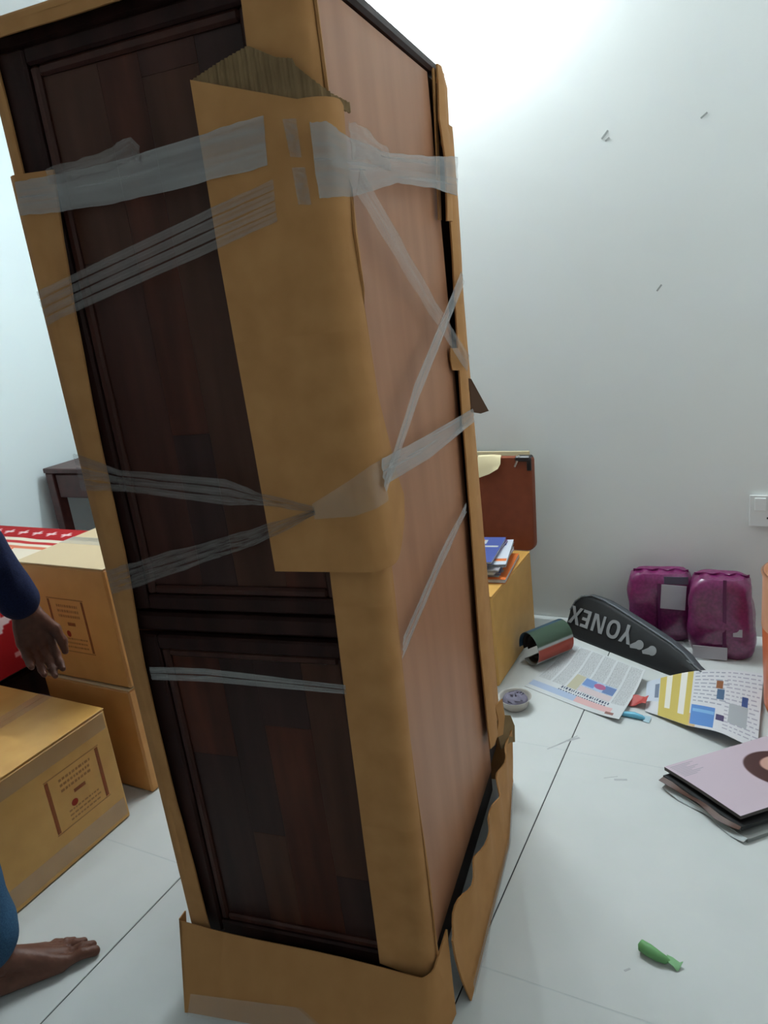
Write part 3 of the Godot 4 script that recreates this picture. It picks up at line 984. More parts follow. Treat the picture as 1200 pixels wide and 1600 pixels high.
func table() -> void:
	var t := thing("side_table", "dark reddish brown wooden table with an apron drawer, standing behind the bed", "table", V(-3.0, 0, 2.65))
	var m: Material = tri_mat("wood_table", ramp_tex(mats["cn"], [[0.2, Color(0.24, 0.115, 0.10)], [0.8, Color(0.32, 0.165, 0.145)]]), Vector3(2, 2, 2), 0.4, 0.5)
	put("top", bx(Vector3(0, 0.738, 0), Vector3(0.80, 0.026, 0.36), 0.004), m, t)
	for sx in [-1.0, 1.0]:
		for sz in [-1.0, 1.0]:
			put("leg", bx(Vector3(sx * 0.365, 0.3625, sz * 0.148), Vector3(0.058, 0.725, 0.058), 0.004), m, t)
	put("apron", bx(Vector3(0, 0.66, -0.155), Vector3(0.67, 0.13, 0.02), 0.003), m, t)
	put("apron", bx(Vector3(-0.378, 0.66, 0), Vector3(0.02, 0.13, 0.24), 0.003), m, t)
	put("apron", bx(Vector3(0.378, 0.66, 0), Vector3(0.02, 0.13, 0.24), 0.003), m, t)
	var d := put("drawer", bx(Vector3(0, 0.655, 0.156), Vector3(0.66, 0.125, 0.022), 0.004), m, t)
	var k := Mesher.new()
	k.lathe([Vector2(0.004, -0.012), Vector2(0.006, 0.0), Vector2(0.014, 0.008), Vector2(0.012, 0.018), Vector2(0.001, 0.021)], Vector3.ZERO, 16)
	var kn := put("knob", k, mats["wood_frame"], d)
	kn.rotation.x = PI / 2
	kn.position = Vector3(0, 0.655, 0.172)
	put("shelf_back", bx(Vector3(0, 0.33, -0.155), Vector3(0.67, 0.50, 0.012), 0.002), mats["wood_frame"], t)

# ---------------------------------------------------------------- right side
func right_side() -> void:
	carton("tan carton on the floor in the corner, carrying magazines and the brown case", V(-0.880, 0, 2.235), 0.40, 0.356, 0.46, "carton", 0, true)
	magazines()
	case()
	racket_bag()
	packs()
	socket()
	bucket()

func mag_tex(seed_: int) -> Texture2D:
	var im := Image.create(64, 84, false, Image.FORMAT_RGB8)
	var r := RandomNumberGenerator.new()
	r.seed = seed_
	var pal := [Color(0.80, 0.82, 0.86), Color(0.55, 0.35, 0.55), Color(0.85, 0.45, 0.22), Color(0.30, 0.36, 0.60), Color(0.75, 0.76, 0.74), Color(0.62, 0.60, 0.62)]
	im.fill(pal[seed_ % 6])
	for k in 9:
		im.fill_rect(Rect2i(r.randi_range(0, 50), r.randi_range(0, 70), r.randi_range(6, 22), r.randi_range(4, 16)), pal[r.randi() % 6])
	return ImageTexture.create_from_image(im)

func magazines() -> void:
	var y := 0.3568
	var labs := ["bottom magazine of the stack on the corner carton, thick and grey", "second magazine from the bottom of the stack on the corner carton", "third magazine from the bottom of the stack on the corner carton", "fourth magazine up in the stack on the corner carton", "fifth magazine up in the stack on the corner carton", "second magazine from the top of the stack on the corner carton", "topmost magazine with a blue and orange cover on the corner carton stack"]
	var ths := [0.016, 0.010, 0.014, 0.008, 0.011, 0.008, 0.010]
	for k in 7:
		var th: float = ths[k]
		var t := thing("magazine", labs[k], "magazine", V(-0.985 - 0.012 * ((k * 3) % 4) - 0.004 * k, y, 2.475 + 0.012 * ((k * 5) % 3)), 0.12 + 0.10 * sin(k * 2.1), "magazines stacked on the corner carton")
		put("pages", bx(Vector3(0, th / 2, 0), Vector3(0.20, th - 0.002, 0.265), 0.002), plain("pages%d" % (k % 3), [Color(0.72, 0.73, 0.74), Color(0.60, 0.59, 0.60), Color(0.78, 0.80, 0.82)][k % 3], 0.8), t)
		var me := Mesher.new()
		me.quad_uv(Vector3(-0.101, th, -0.134), Vector3(0.101, th, -0.134), Vector3(0.101, th, 0.134), Vector3(-0.101, th, 0.134), Vector3.UP)
		me.box(Vector3(0, 0.0005, 0), Vector3(0.101, 0.0005, 0.134), 0.0002)
		put("cover", me, tex_mat("mag%d" % k, mag_tex(k + 2 if k < 6 else 3), 0.4), t)
		y += th + 0.0006

func case() -> void:
	var t := thing("flat_case", "reddish brown flat case with rounded corners leaning on the wall on the corner carton", "case", V(-1.06, 0.357, 2.69))
	t.rotation.x = -0.10
	var ring := []
	var w := 0.20
	var h := 0.380
	var pts := []
	for c in [[w, 0.0], [w, h], [-w, h], [-w, 0.0]]:
		var sx := signf(c[0])
		var bot: bool = c[1] == 0.0
		var r := 0.03 if bot else 0.014
		var cx: float = c[0] - sx * r
		var cy: float = c[1] + (r if bot else -r)
		for k in 5:
			var f := k / 4.0
			var a := 0.0
			if sx > 0 and bot: a = -PI / 2 + f * PI / 2
			elif sx > 0: a = f * PI / 2
			elif not bot: a = PI / 2 + f * PI / 2
			else: a = PI + f * PI / 2
			pts.append(Vector3(cx + r * cos(a), cy + r * sin(a), 0))
	var rings := []
	for q in [[0.0, -0.004], [0.004, 0.0], [0.034, 0.0], [0.040, -0.005]]:
		var rg := []
		for p in pts:
			var cdir := Vector3(p.x, p.y - h / 2, 0).normalized()
			rg.append(p + cdir * q[1] + Vector3(0, 0, -0.04 + q[0]))
		rings.append(rg)
	var me := Mesher.new()
	me.loft(rings)
	put("shell", me, tri_mat("case_brown", ramp_tex(mats["cn"], [[0.0, Color(0.46, 0.225, 0.13)], [1.0, Color(0.51, 0.26, 0.155)]]), Vector3(3, 3, 3), 0.55, 0.4), t)
	# dark clasp with a small chrome catch at the top right corner
	put("clasp", bx(Vector3(0.165, 0.373, -0.016), Vector3(0.062, 0.022, 0.05), 0.008), plain("clasp_dark", Color(0.10, 0.08, 0.08), 0.4), t)
	put("clasp", bx(Vector3(0.19, 0.351, 0.001), Vector3(0.018, 0.05, 0.008), 0.003), mats["clasp_dark"], t)
	put("catch", bx(Vector3(0.142, 0.363, 0.004), Vector3(0.008, 0.05, 0.008), 0.002, Basis(Vector3(0, 0, 1), -0.45)), plain("chrome", Color(0.8, 0.78, 0.74), 0.25, 0.9), t)
	# papers: one sheet standing behind, one small torn piece hung over the top edge
	var p := put("paper_sheet", bx(V(-1.07, 0.562, 2.785) , Vector3(0.36, 0.36, 0.006), 0.002, Basis(Vector3(1, 0, 0), -0.10)), plain("cream", Color(0.86, 0.80, 0.64), 0.85))
	tag(p, "cream cardboard sheet standing behind the brown case, only its top showing", "paper")
	var s := Mesher.new()
	s.sheet([[V(-1.08, 0.742, 2.735), V(-1.02, 0.744, 2.735), V(-0.985, 0.742, 2.735)], [V(-1.08, 0.736, 2.716), V(-1.02, 0.74, 2.716), V(-0.982, 0.734, 2.716)], [V(-1.08, 0.69, 2.708), V(-1.02, 0.702, 2.707), V(-0.982, 0.712, 2.708)], [V(-1.08, 0.655, 2.700), V(-1.03, 0.672, 2.700), V(-0.992, 0.694, 2.700)]], 0.002, Vector3(0, 0, 1))
	tag(put("paper_scrap", s, mats["cream"]), "small cream paper scrap hung over the upper left edge of the brown case", "paper")

func racket_bag() -> void:
	# lies on its long edge, leaning back; wide head end at the left, narrow grip end at the right
	var A := V(-0.765, 0.0, 2.70)
	var B := V(-0.27, 0.0, 2.44)
	var ex := (B - A).normalized()
	var lean := 0.50
	var back := ex.cross(Vector3.UP).normalized()
	if back.z > 0:
		back = -back
	var ey := (Vector3.UP * cos(lean) + back * sin(lean)).normalized()
	var ez := ex.cross(ey).normalized()
	if ez.z < 0:
		ez = -ez
	var t := thing("racket_bag", "black racket bag with pale upside down lettering lying against the purple packs", "bag", A)
	var ln := 0.57
	var prof := [[0.0, 0.045, 0.10], [0.012, 0.022, 0.140], [0.035, 0.006, 0.166], [0.08, 0.0, 0.182], [0.14, 0.0, 0.180], [0.22, 0.0, 0.165], [0.30, 0.0, 0.147], [0.38, 0.0, 0.129], [0.46, 0.0, 0.110], [0.52, 0.002, 0.090], [0.57, 0.006, 0.062], [0.60, 0.012, 0.05]]
	var dep := 0.085
	# outline rings: lower edge, front face, piping, gusset, back
	var rings := []
	for q in prof:
		var s: float = q[0]
		var lo: float = q[1]
		var hi: float = q[2]
		var th := dep * (0.45 + 0.55 * smoothstep(0.0, 0.05, s)) * (1.0 - 0.4 * smoothstep(0.4, 0.6, s))
		var bul := 0.010 * smoothstep(0.0, 0.06, s)
		var ring := []
		var cr := [[lo, 0.0], [lo - 0.0, -0.008], [lo + 0.01, bul * 0.4], [lerpf(lo, hi, 0.3), bul], [lerpf(lo, hi, 0.6), bul], [lerpf(lo, hi, 0.9), bul * 0.6], [hi, 0.0], [hi + 0.006, -0.012], [hi + 0.004, -th * 0.5], [hi, -th + 0.01], [hi - 0.012, -th], [lo + 0.012, -th], [lo, -th + 0.01]]
		for c in [0, 2, 3, 4, 5, 6, 7, 8, 9, 10, 11, 12]:
			ring.append(ex * s + ey * cr[c][0] + ez * cr[c][1])
		rings.append(ring)
	var me := Mesher.new()
	me.loft(rings)
	put("body", me, plain("bag_black", Color(0.085, 0.095, 0.11), 0.6), t)
	# grey gusset strip with piping along the upper edge
	var g := []
	for q in prof:
		var s: float = q[0]
		var hi: float = q[2]
		var th := dep * (0.45 + 0.55 * smoothstep(0.0, 0.05, s)) * (1.0 - 0.4 * smoothstep(0.4, 0.6, s))
		g.append([ex * s + ey * (hi - 0.004) + ez * 0.0035, ex * s + ey * (hi + 0.009) + ez * -0.008, ex * s + ey * (hi + 0.009) + ez * (-th * 0.55), ex * s + ey * (hi + 0.006) + ez * (-th * 0.8)])
	me = Mesher.new()
	me.sheet(g, 0.002, ey)
	put("gusset", me, plain("bag_grey", Color(0.30, 0.32, 0.34), 0.55), t)
	var pts := []
	var rad := []
	for q in prof:
		pts.append(ex * q[0] + ey * (q[2] + 0.002) + ez * 0.003)
		rad.append(0.0035)
	me = Mesher.new()
	me.tube(pts, rad, 6)
	put("piping", me, plain("bag_pipe", Color(0.42, 0.44, 0.46), 0.5), t)
	# zip puller
	var zp := bx(ex * 0.545 + ey * 0.07 + ez * 0.004, Vector3(0.045, 0.007, 0.004), 0.001, Basis(ex, ey, ez))
	put("zip_pull", zp, mats["bag_pipe"], t)
	# lettering, upside down on the face
	var lm := plain("bag_letter", Color(0.56, 0.57, 0.58), 0.5)
	var tm := TextMesh.new()
	tm.text = "YONEX"
	var sf := SystemFont.new()
	sf.font_names = PackedStringArray(["Droid Sans"])
	sf.font_weight = 700
	tm.font = sf
	tm.font_size = 64
	tm.pixel_size = 0.00132
	tm.depth = 0.002
	tm.horizontal_alignment = HORIZONTAL_ALIGNMENT_CENTER
	tm.vertical_alignment = VERTICAL_ALIGNMENT_CENTER
	var txt := put_mesh("lettering", tm, lm, t)
	txt.transform = Transform3D(Basis(-ex * 1.08, -ey * 1.15, ez), ex * 0.163 + ey * 0.090 + ez * 0.0125)
	# two-leaf mark after the word: a disc with a pointed tail, twice
	var o0 := ex * 0.350 + ey * 0.066 + ez * 0.010
	for k in 2:
		me = Mesher.new()
		var c := o0 + ex * (0.056 * k) + ey * (-0.004 * k)
		var n := 16
		for i in n:
			var a0 := TAU * i / n
			var a1 := TAU * (i + 1) / n
			me.flat(c + ez * 0.0018, c + (ex * cos(a0) + ey * sin(a0)) * 0.018 + ez * 0.001, c + (ex * cos(a1) + ey * sin(a1)) * 0.018 + ez * 0.001, ez)
		me.quad(c - ex * 0.017 + ey * 0.006 + ez * 0.001, c - ex * 0.006 - ey * 0.017 + ez * 0.001, c - ex * 0.034 - ey * 0.022 + ez * 0.0, c - ex * 0.040 - ey * 0.012, ez)
		put("leaf_mark", me, lm, t)

func pack(label: String, at: Vector3, turn: float, w: float, h: float, dp: float, sdd: int, slump: float) -> Node3D:
	var t := thing("purple_pack", label, "pack", at, turn, "")
	var nz := FastNoiseLite.new()
	nz.seed = sdd
	nz.frequency = 9.0
	var rings := []
	for r in 19:
		var f := r / 18.0
		var e := 1.0 - 0.16 * pow(absf(f * 2.0 - 1.0), 5.0)
		if r == 0 or r == 18:
			e *= 0.86
		var ring := []
		for c in 36:
			var a := TAU * c / 36
			var ca := cos(a)
			var sa := sin(a)
			var k := pow(pow(absf(ca), 5.0) + pow(absf(sa), 5.0), -0.2)
			var wid := w * 0.5 * e * (1.0 + slump * (0.5 - f) * (1.0 if ca > 0 else 0.15))
			var p := Vector3(ca * k * wid, f * h, sa * k * dp * 0.5 * e)
			var q := nz.get_noise_3d(p.x, p.y * 0.8, p.z)
			ring.append(p * Vector3(1, 1, 1) + Vector3(ca, 0, sa) * q * 0.014)
		rings.append(ring)
	var me := Mesher.new()
	me.loft(rings)
	var m := tri_mat("pack%d" % sdd, ramp_tex(noise_img(64, 64, 0.16, 0.16, sdd, 3), [[0.25, Color(0.40, 0.08, 0.30)], [0.75, Color(0.52, 0.16, 0.40)]]), Vector3(6, 6, 6), 0.3, 0.6)
	m.clearcoat_enabled = true
	m.clearcoat = 0.4
	m.clearcoat_roughness = 0.25
	put("wrapped_body", me, m, t)
	# crimped film seam on top
	var g := []
	for r in 3:
		var row := []
		for c in 18:
			var x := lerpf(-w * 0.42, w * 0.42, c / 17.0)
			row.append(Vector3(x, h - 0.006 + 0.006 * r + 0.002 * sin(c * 1.1), 0.004 * sin(c * 1.3) * r))
		g.append(row)
	me = Mesher.new()
	me.sheet(g, 0.0015, Vector3(0, 0, 1))
	put("film_seam", me, plain("pack_film", Color(0.50, 0.16, 0.40), 0.25), t)
	return t

func packs() -> void:
	var lab := plain("pack_label", Color(0.74, 0.73, 0.76), 0.5)
	var a := pack("shorter purple film wrapped pack with a white square label, behind the racket bag", V(-0.398, 0, 2.775), 0.12, 0.235, 0.275, 0.12, 21, 0.0)
	put("paper_label", bx(Vector3(0.045, 0.195, 0.069), Vector3(0.088, 0.098, 0.002), 0.0008, Basis(Vector3(0, 0, 1), -0.06)), lab, a)
	put("grey_patch", bx(Vector3(0.055, 0.262, 0.066), Vector3(0.085, 0.03, 0.002), 0.0008), plain("pack_grey", Color(0.34, 0.30, 0.38), 0.4), a)
	put("dark_band", bx(Vector3(-0.005, 0.13, 0.0685), Vector3(0.012, 0.24, 0.002), 0.0008), plain("pack_band", Color(0.36, 0.05, 0.29), 0.35), a)
	var b := pack("taller purple film wrapped pack by the right picture edge, slumped at its foot", V(-0.18, 0, 2.695), 0.05, 0.215, 0.305, 0.14, 22, 0.22)
	put("paper_label", bx(Vector3(-0.035, 0.03, 0.0745), Vector3(0.115, 0.05, 0.002), 0.0008), lab, b)
	put("dark_band", bx(Vector3(0.012, 0.17, 0.0725), Vector3(0.012, 0.29, 0.002), 0.0008), mats["pack_band"], b)
	put("white_spot", bx(Vector3(0.055, 0.115, 0.0735), Vector3(0.03, 0.03, 0.002), 0.0009), lab, b)

func socket() -> void:
	var t := thing("wall_socket", "white plastic socket plate on the wall at the right picture edge", "socket", V(-0.02, 0.506, WALL))
	var m := plain("plate", Color(0.90, 0.91, 0.91), 0.35)
	put("back_box", bx(Vector3(0, 0, 0.008), Vector3(0.152, 0.108, 0.016), 0.003), m, t)
	put("plate", bx(Vector3(0, 0, 0.019), Vector3(0.16, 0.116, 0.006), 0.0025), m, t)
	for k in 3:
		var s := bx(Vector3(-0.045 + 0.045 * k, 0.026, 0.0235), Vector3(0.036, 0.046, 0.006), 0.002)
		put("switch_rocker", s, m, t)
	for k in 3:
		var h := Mesher.new()
		h.tube([Vector3(-0.02 + 0.02 * k, -0.026 + 0.012 * (k % 2), 0.0222), Vector3(-0.02 + 0.02 * k, -0.026 + 0.012 * (k % 2), 0.0224)], [0.004, 0.004], 10)
		put("pin_hole", h, plain("hole", Color(0.15, 0.15, 0.15), 0.8), t)

func bucket() -> void:
	var t := thing("plastic_tub", "orange plastic tub with a pale rim standing at the right picture edge", "tub", V(0.100, 0.0, 2.34))
	var me := Mesher.new()
	me.lathe([Vector2(0.001, 0.0), Vector2(0.105, 0.0), Vector2(0.122, 0.006), Vector2(0.130, 0.03), Vector2(0.139, 0.25), Vector2(0.141, 0.30), Vector2(0.136, 0.30), Vector2(0.132, 0.25), Vector2(0.124, 0.03), Vector2(0.001, 0.012)], Vector3.ZERO, 40)
	put("body", me, plain("orange", Color(0.83, 0.42, 0.24), 0.35), t)
	me = Mesher.new()
	me.lathe([Vector2(0.136, 0.300), Vector2(0.143, 0.300), Vector2(0.143, 0.46), Vector2(0.148, 0.475), Vector2(0.141, 0.48), Vector2(0.136, 0.46)], Vector3.ZERO, 40)
	put("rim", me, plain("orange_pale", Color(0.90, 0.66, 0.52), 0.35), t)

# ---------------------------------------------------------------- on the floor
func news_tex(kind: int) -> Texture2D:
	var w := 320
	var h := 384
	var im := Image.create(w, h, false, Image.FORMAT_RGB8)
	im.fill(Color(0.80, 0.815, 0.82))
	var r := RandomNumberGenerator.new()
	r.seed = 40 + kind
	if kind == 0:
		# columns of small print, a photograph, a wide bold headline near one end
		for col in 6:
			var x0 := 8 + col * 52
			for row in 92:
				var y := 8 + row * 3
				var x := x0
				while x < x0 + 44:
					var k := r.randi_range(3, 9)
					var v := r.randf_range(0.60, 0.70)
					im.fill_rect(Rect2i(x, y, mini(k, x0 + 44 - x), 2), Color(v, v + 0.01, v + 0.02))
					x += k + 2
		im.fill_rect(Rect2i(112, 170, 34, 110), Color(0.72, 0.70, 0.60))
		im.fill_rect(Rect2i(150, 170, 110, 66), Color(0.66, 0.73, 0.83))
		im.fill_rect(Rect2i(150, 176, 40, 52), Color(0.44, 0.56, 0.76))
		im.fill_rect(Rect2i(222, 176, 38, 56), Color(0.40, 0.49, 0.66))
		for yy in 50:
			for xx in 44:
				if Vector2(xx - 22, yy - 25).length() < 20:
					im.set_pixel(184 + xx, 174 + yy, Color(0.66, 0.38, 0.52))
		im.fill_rect(Rect2i(150, 238, 112, 40), Color(0.80, 0.74, 0.75))
		for line in 2:
			var x := 100 - 4 * line
			while x < 262:
				var k := r.randi_range(3, 6)
				im.fill_rect(Rect2i(x, 284 + 26 * line + r.randi_range(0, 3), k, 17), Color(0.28, 0.31, 0.40))
				x += k + r.randi_range(3, 5)
		im.fill_rect(Rect2i(4, 318, 160, 40), Color(0.66, 0.72, 0.82))
		im.fill_rect(Rect2i(164, 318, 120, 40), Color(0.84, 0.68, 0.68))
		im.fill_rect(Rect2i(270, 350, 26, 18), Color(0.55, 0.40, 0.38))
	else:
		# advertising page: yellow bars, blue box, paragraphs, little photographs
		im.fill(Color(0.83, 0.835, 0.85))
		im.fill_rect(Rect2i(40, 0, 92, 384), Color(0.78, 0.70, 0.38))
		im.fill_rect(Rect2i(58, 0, 16, 300), Color(0.88, 0.87, 0.82))
		im.fill_rect(Rect2i(98, 0, 18, 320), Color(0.88, 0.87, 0.84))
		im.fill_rect(Rect2i(0, 0, 40, 250), Color(0.78, 0.81, 0.86))
		im.fill_rect(Rect2i(26, 60, 12, 150), Color(0.45, 0.50, 0.58))
		im.fill_rect(Rect2i(132, 300, 20, 84), Color(0.80, 0.68, 0.52))
		im.fill_rect(Rect2i(136, 238, 66, 130), Color(0.36, 0.53, 0.77))
		im.fill_rect(Rect2i(140, 262, 60, 20), Color(0.50, 0.68, 0.84))
		for row in 9:
			var y := 14 + row * 24
			var x := 138
			while x < 220:
				var k := r.randi_range(8, 20)
				im.fill_rect(Rect2i(x, y, k, 8), Color(0.63, 0.64, 0.69))
				x += k + 5
		for row in 16:
			var y := 12 + row * 22
			var x := 226
			while x < 312:
				var k := r.randi_range(6, 16)
				im.fill_rect(Rect2i(x, y, k, 7), Color(0.66, 0.66, 0.71))
				x += k + 5
		im.fill_rect(Rect2i(198, 70, 18, 46), Color(0.55, 0.36, 0.24))
		im.fill_rect(Rect2i(202, 120, 20, 60), Color(0.30, 0.40, 0.52))
		im.fill_rect(Rect2i(238, 190, 50, 110), Color(0.66, 0.68, 0.70))
		im.fill_rect(Rect2i(270, 140, 16, 50), Color(0.25, 0.32, 0.52))
		im.fill_rect(Rect2i(206, 270, 22, 36), Color(0.30, 0.27, 0.40))
	return ImageTexture.create_from_image(im)

func patch(a: Vector3, b: Vector3, c: Vector3, d: Vector3, n: int, lift: Callable) -> Array:
	# a b along the top, d c along the bottom
	var g := []
	for r in n + 1:
		var row := []
		for k in n + 1:
			var u := float(k) / n
			var v := float(r) / n
			var p := a.lerp(b, u).lerp(d.lerp(c, u), v)
			row.append(p + Vector3(0, lift.call(u, v), 0))
		g.append(row)
	return g

func floor_litter() -> void:
	# newspaper in front of the bag
	var me := Mesher.new()
	me.sheet(patch(V(-0.712, 0.004, 2.575), V(-0.400, 0.004, 2.415), V(-0.438, 0.002, 2.125), V(-0.795, 0.002, 2.265), 14, func(u, v): return 0.024 * exp(-pow(v / 0.25, 2.0)) + 0.010 * sin(u * PI) * (1.0 - v) + 0.016 * pow(u, 6.0)), 0.0012, Vector3.UP)
	var p := put("newspaper", me, tex_mat("news", news_tex(0), 0.75))
	tag(p, "grey newspaper page with a small blue and pink photograph, lying before the racket bag", "newspaper")
	me = Mesher.new()
	me.sheet(patch(V(-0.395, 0.008, 2.395), V(-0.035, 0.03, 2.51), V(-0.04, 0.008, 2.05), V(-0.372, 0.004, 2.215), 16, func(u, v): return 0.030 * sin(u * PI) * (1.0 - v * 0.6) + 0.028 * pow(v, 4.0) * smoothstep(0.35, 0.75, u)), 0.0015, Vector3.UP)
	p = put("newspaper", me, tex_mat("advert", news_tex(1), 0.7))
	tag(p, "coloured advertising page with yellow bars and a blue box, lying below the purple packs", "newspaper")
	rolled()
	glossy_stack()
	small_bits()

func rolled() -> void:
	# a curled magazine on its edge beside the carton: open dark end, printed outside
	var t := thing("curled_magazine", "curled magazine with a dark open end and green and red cover, beside the corner carton", "magazine", V(-0.770, 0, 2.48))
	t.rotation.y = -0.58
	var im := Image.create(64, 64, false, Image.FORMAT_RGB8)
	im.fill(Color(0.66, 0.68, 0.68))
	im.fill_rect(Rect2i(0, 18, 64, 10), Color(0.62, 0.26, 0.20))
	im.fill_rect(Rect2i(0, 30, 64, 14), Color(0.26, 0.34, 0.28))
	im.fill_rect(Rect2i(0, 44, 64, 20), Color(0.20, 0.30, 0.38))
	var m := tex_mat("curl", ImageTexture.create_from_image(im), 0.4)
	for q in 3:
		var g := []
		for r in 26:
			var a := lerpf(-2.2, 3.3, r / 25.0) + 0.15 * q
			var rad := (0.066 - 0.010 * q) * (1.0 + 0.05 * a * 0.3)
			var row := []
			for c in 7:
				row.append(Vector3(cos(a) * rad * 0.85, 0.072 + sin(a) * rad, lerpf(0.085 - 0.012 * q, -0.085, c / 6.0)))
			g.append(row)
		var me := Mesher.new()
		me.sheet(g, 0.0018, Vector3.UP)
		put("cover" if q == 0 else "inner_pages", me, m if q == 0 else plain("hollow_shade_page", Color(0.16, 0.13, 0.12), 0.8), t)  # inner pages coloured dark, the shade of the hollow put into them
	# bowl with something grey violet in it
	var b := thing("bowl", "small translucent plastic bowl with a greyish scrap in it, by the curled magazine", "bowl", V(-0.785, 0, 2.13))
	var me2 := Mesher.new()
	me2.lathe([Vector2(0.001, 0.0), Vector2(0.036, 0.0), Vector2(0.042, 0.006), Vector2(0.054, 0.038), Vector2(0.057, 0.04), Vector2(0.051, 0.037), Vector2(0.040, 0.008), Vector2(0.001, 0.004)], Vector3.ZERO, 32)
	put("shell", me2, plain("bowl_white", Color(0.72, 0.70, 0.67), 0.3), b)
	me2 = Mesher.new()
	var rings := []
	var nz := FastNoiseLite.new()
	nz.seed = 2
	nz.frequency = 30.0
	for r in 9:
		var f := r / 8.0
		var ring := []
		for c in 18:
			var a := TAU * c / 18
			var rr := 0.044 * sqrt(maxf(0.0, 1.0 - f * f * 0.98))
			ring.append(Vector3(cos(a) * rr, 0.026 + 0.022 * f + 0.009 * nz.get_noise_2d(a * 0.02 + f, f * 0.1), sin(a) * rr))
		rings.append(ring)
	me2.loft(rings)
	tag(put("crumpled_scrap", me2, plain("violet_grey", Color(0.45, 0.43, 0.50), 0.7)), "crumpled violet grey scrap lying in the small plastic bowl", "scrap")
	get_node("crumpled_scrap").position = V(-0.785, 0.0, 2.13)

func cover_tex() -> Texture2D:
	var im := Image.create(160, 200, false, Image.FORMAT_RGB8)
	im.fill(Color(0.78, 0.71, 0.755))
	for k in 9:
		im.fill_rect(Rect2i(4, 8 + k * 5, 34 - (k % 3) * 7, 2), Color(0.62, 0.60, 0.64))
	# a generic portrait: long dark hair round a pale face
	for y in 200:
		for x in 160:
			var hair := Vector2((x - 112) / 40.0, (y - 112) / 74.0).length()
			if hair < 1.0:
				im.set_pixel(x, y, Color(0.30, 0.20, 0.20).lerp(Color(0.78, 0.71, 0.755), smoothstep(0.92, 1.0, hair)))
			var face := Vector2((x - 118) / 24.0, (y - 98) / 34.0).length()
			if face < 1.0:
				im.set_pixel(x, y, Color(0.76, 0.60, 0.55).lerp(Color(0.36, 0.24, 0.23), smoothstep(0.86, 1.0, face)))
			var neck := Vector2((x - 116) / 24.0, (y - 172) / 38.0).length()
			if neck < 1.0:
				im.set_pixel(x, y, Color(0.76, 0.61, 0.57).lerp(im.get_pixel(x, y), smoothstep(0.8, 1.0, neck)))
	for e in [[110, 90, 6, 2], [126, 90, 6, 2], [118, 116, 9, 3]]:
		im.fill_rect(Rect2i(e[0] - e[2] / 2, e[1], e[2], e[3]), Color(0.50, 0.33, 0.32))
	return ImageTexture.create_from_image(im)

func glossy_stack() -> void:
	var base := V(-0.075, 0, 1.965)
	# heap of magazines, the top one with a pale pink portrait cover
	var labs := ["lowest magazine of the heap on the floor at the right picture edge", "dark magazine in the middle of the heap on the floor at the right edge", "topmost magazine with a pale pink portrait cover on the floor heap at right"]
	var a0 := [V(-0.262, 0, 1.850), V(-0.268, 0, 1.858), V(-0.266, 0, 1.870)]
	for k in 3:
		var y0 := 0.001 + 0.0185 * k
		var t := thing("magazine", labs[k], "magazine", Vector3.ZERO, 0.0, "magazines in the floor heap")
		var A: Vector3 = a0[k]
		var e1 := Vector3(0.815, 0, 0.58)      # along the near edge, towards the camera right
		var e2 := Vector3(0.73, 0, -0.68).normalized()
		var lw := [0.262, 0.25, 0.245]
		var g := patch(A, A + e2 * 0.34, A + e2 * 0.34 + e1 * lw[k], A + e1 * lw[k], 8, func(u, v): return y0 + 0.0125 + (0.002 * sin(v * 5.0 + k) if k < 2 else 0.003 + 0.002 * sin(v * 4.0)))
		var me := Mesher.new()
		me.sheet(g, 0.0105, Vector3.UP)
		put("pages", me, plain("gloss_page%d" % k, [Color(0.52, 0.53, 0.52), Color(0.10, 0.10, 0.105), Color(0.30, 0.27, 0.26)][k], 0.6), t)
		if k == 2:
			var gc := []
			for row in g:
				var rr := []
				for p in row:
					rr.append(p + Vector3(0, 0.0006, 0))
				gc.append(rr)
			# lay the picture the way the cover lies: rows run along the near edge
			me = Mesher.new()
			me.sheet(gc, 0.0005, Vector3.UP)
			put("cover", me, tex_mat("cover", cover_tex(), 0.35), t)
		else:
			var fl := []
			for r in 2:
				var row := []
				for c in 9:
					var f := c / 8.0
					row.append(A + e1 * lw[k] * f - e2 * (0.010 + 0.006 * sin(f * 9.0 + k)) * (1 - r) + Vector3(0, y0 + 0.003 + 0.007 * r + 0.003 * sin(f * 14.0), 0))
				fl.append(row)
			me = Mesher.new()
			me.sheet(fl, 0.001, Vector3.UP)
			put("loose_leaf", me, plain("leaf%d" % k, [Color(0.66, 0.69, 0.69), Color(0.35, 0.24, 0.20)][k], 0.5), t)

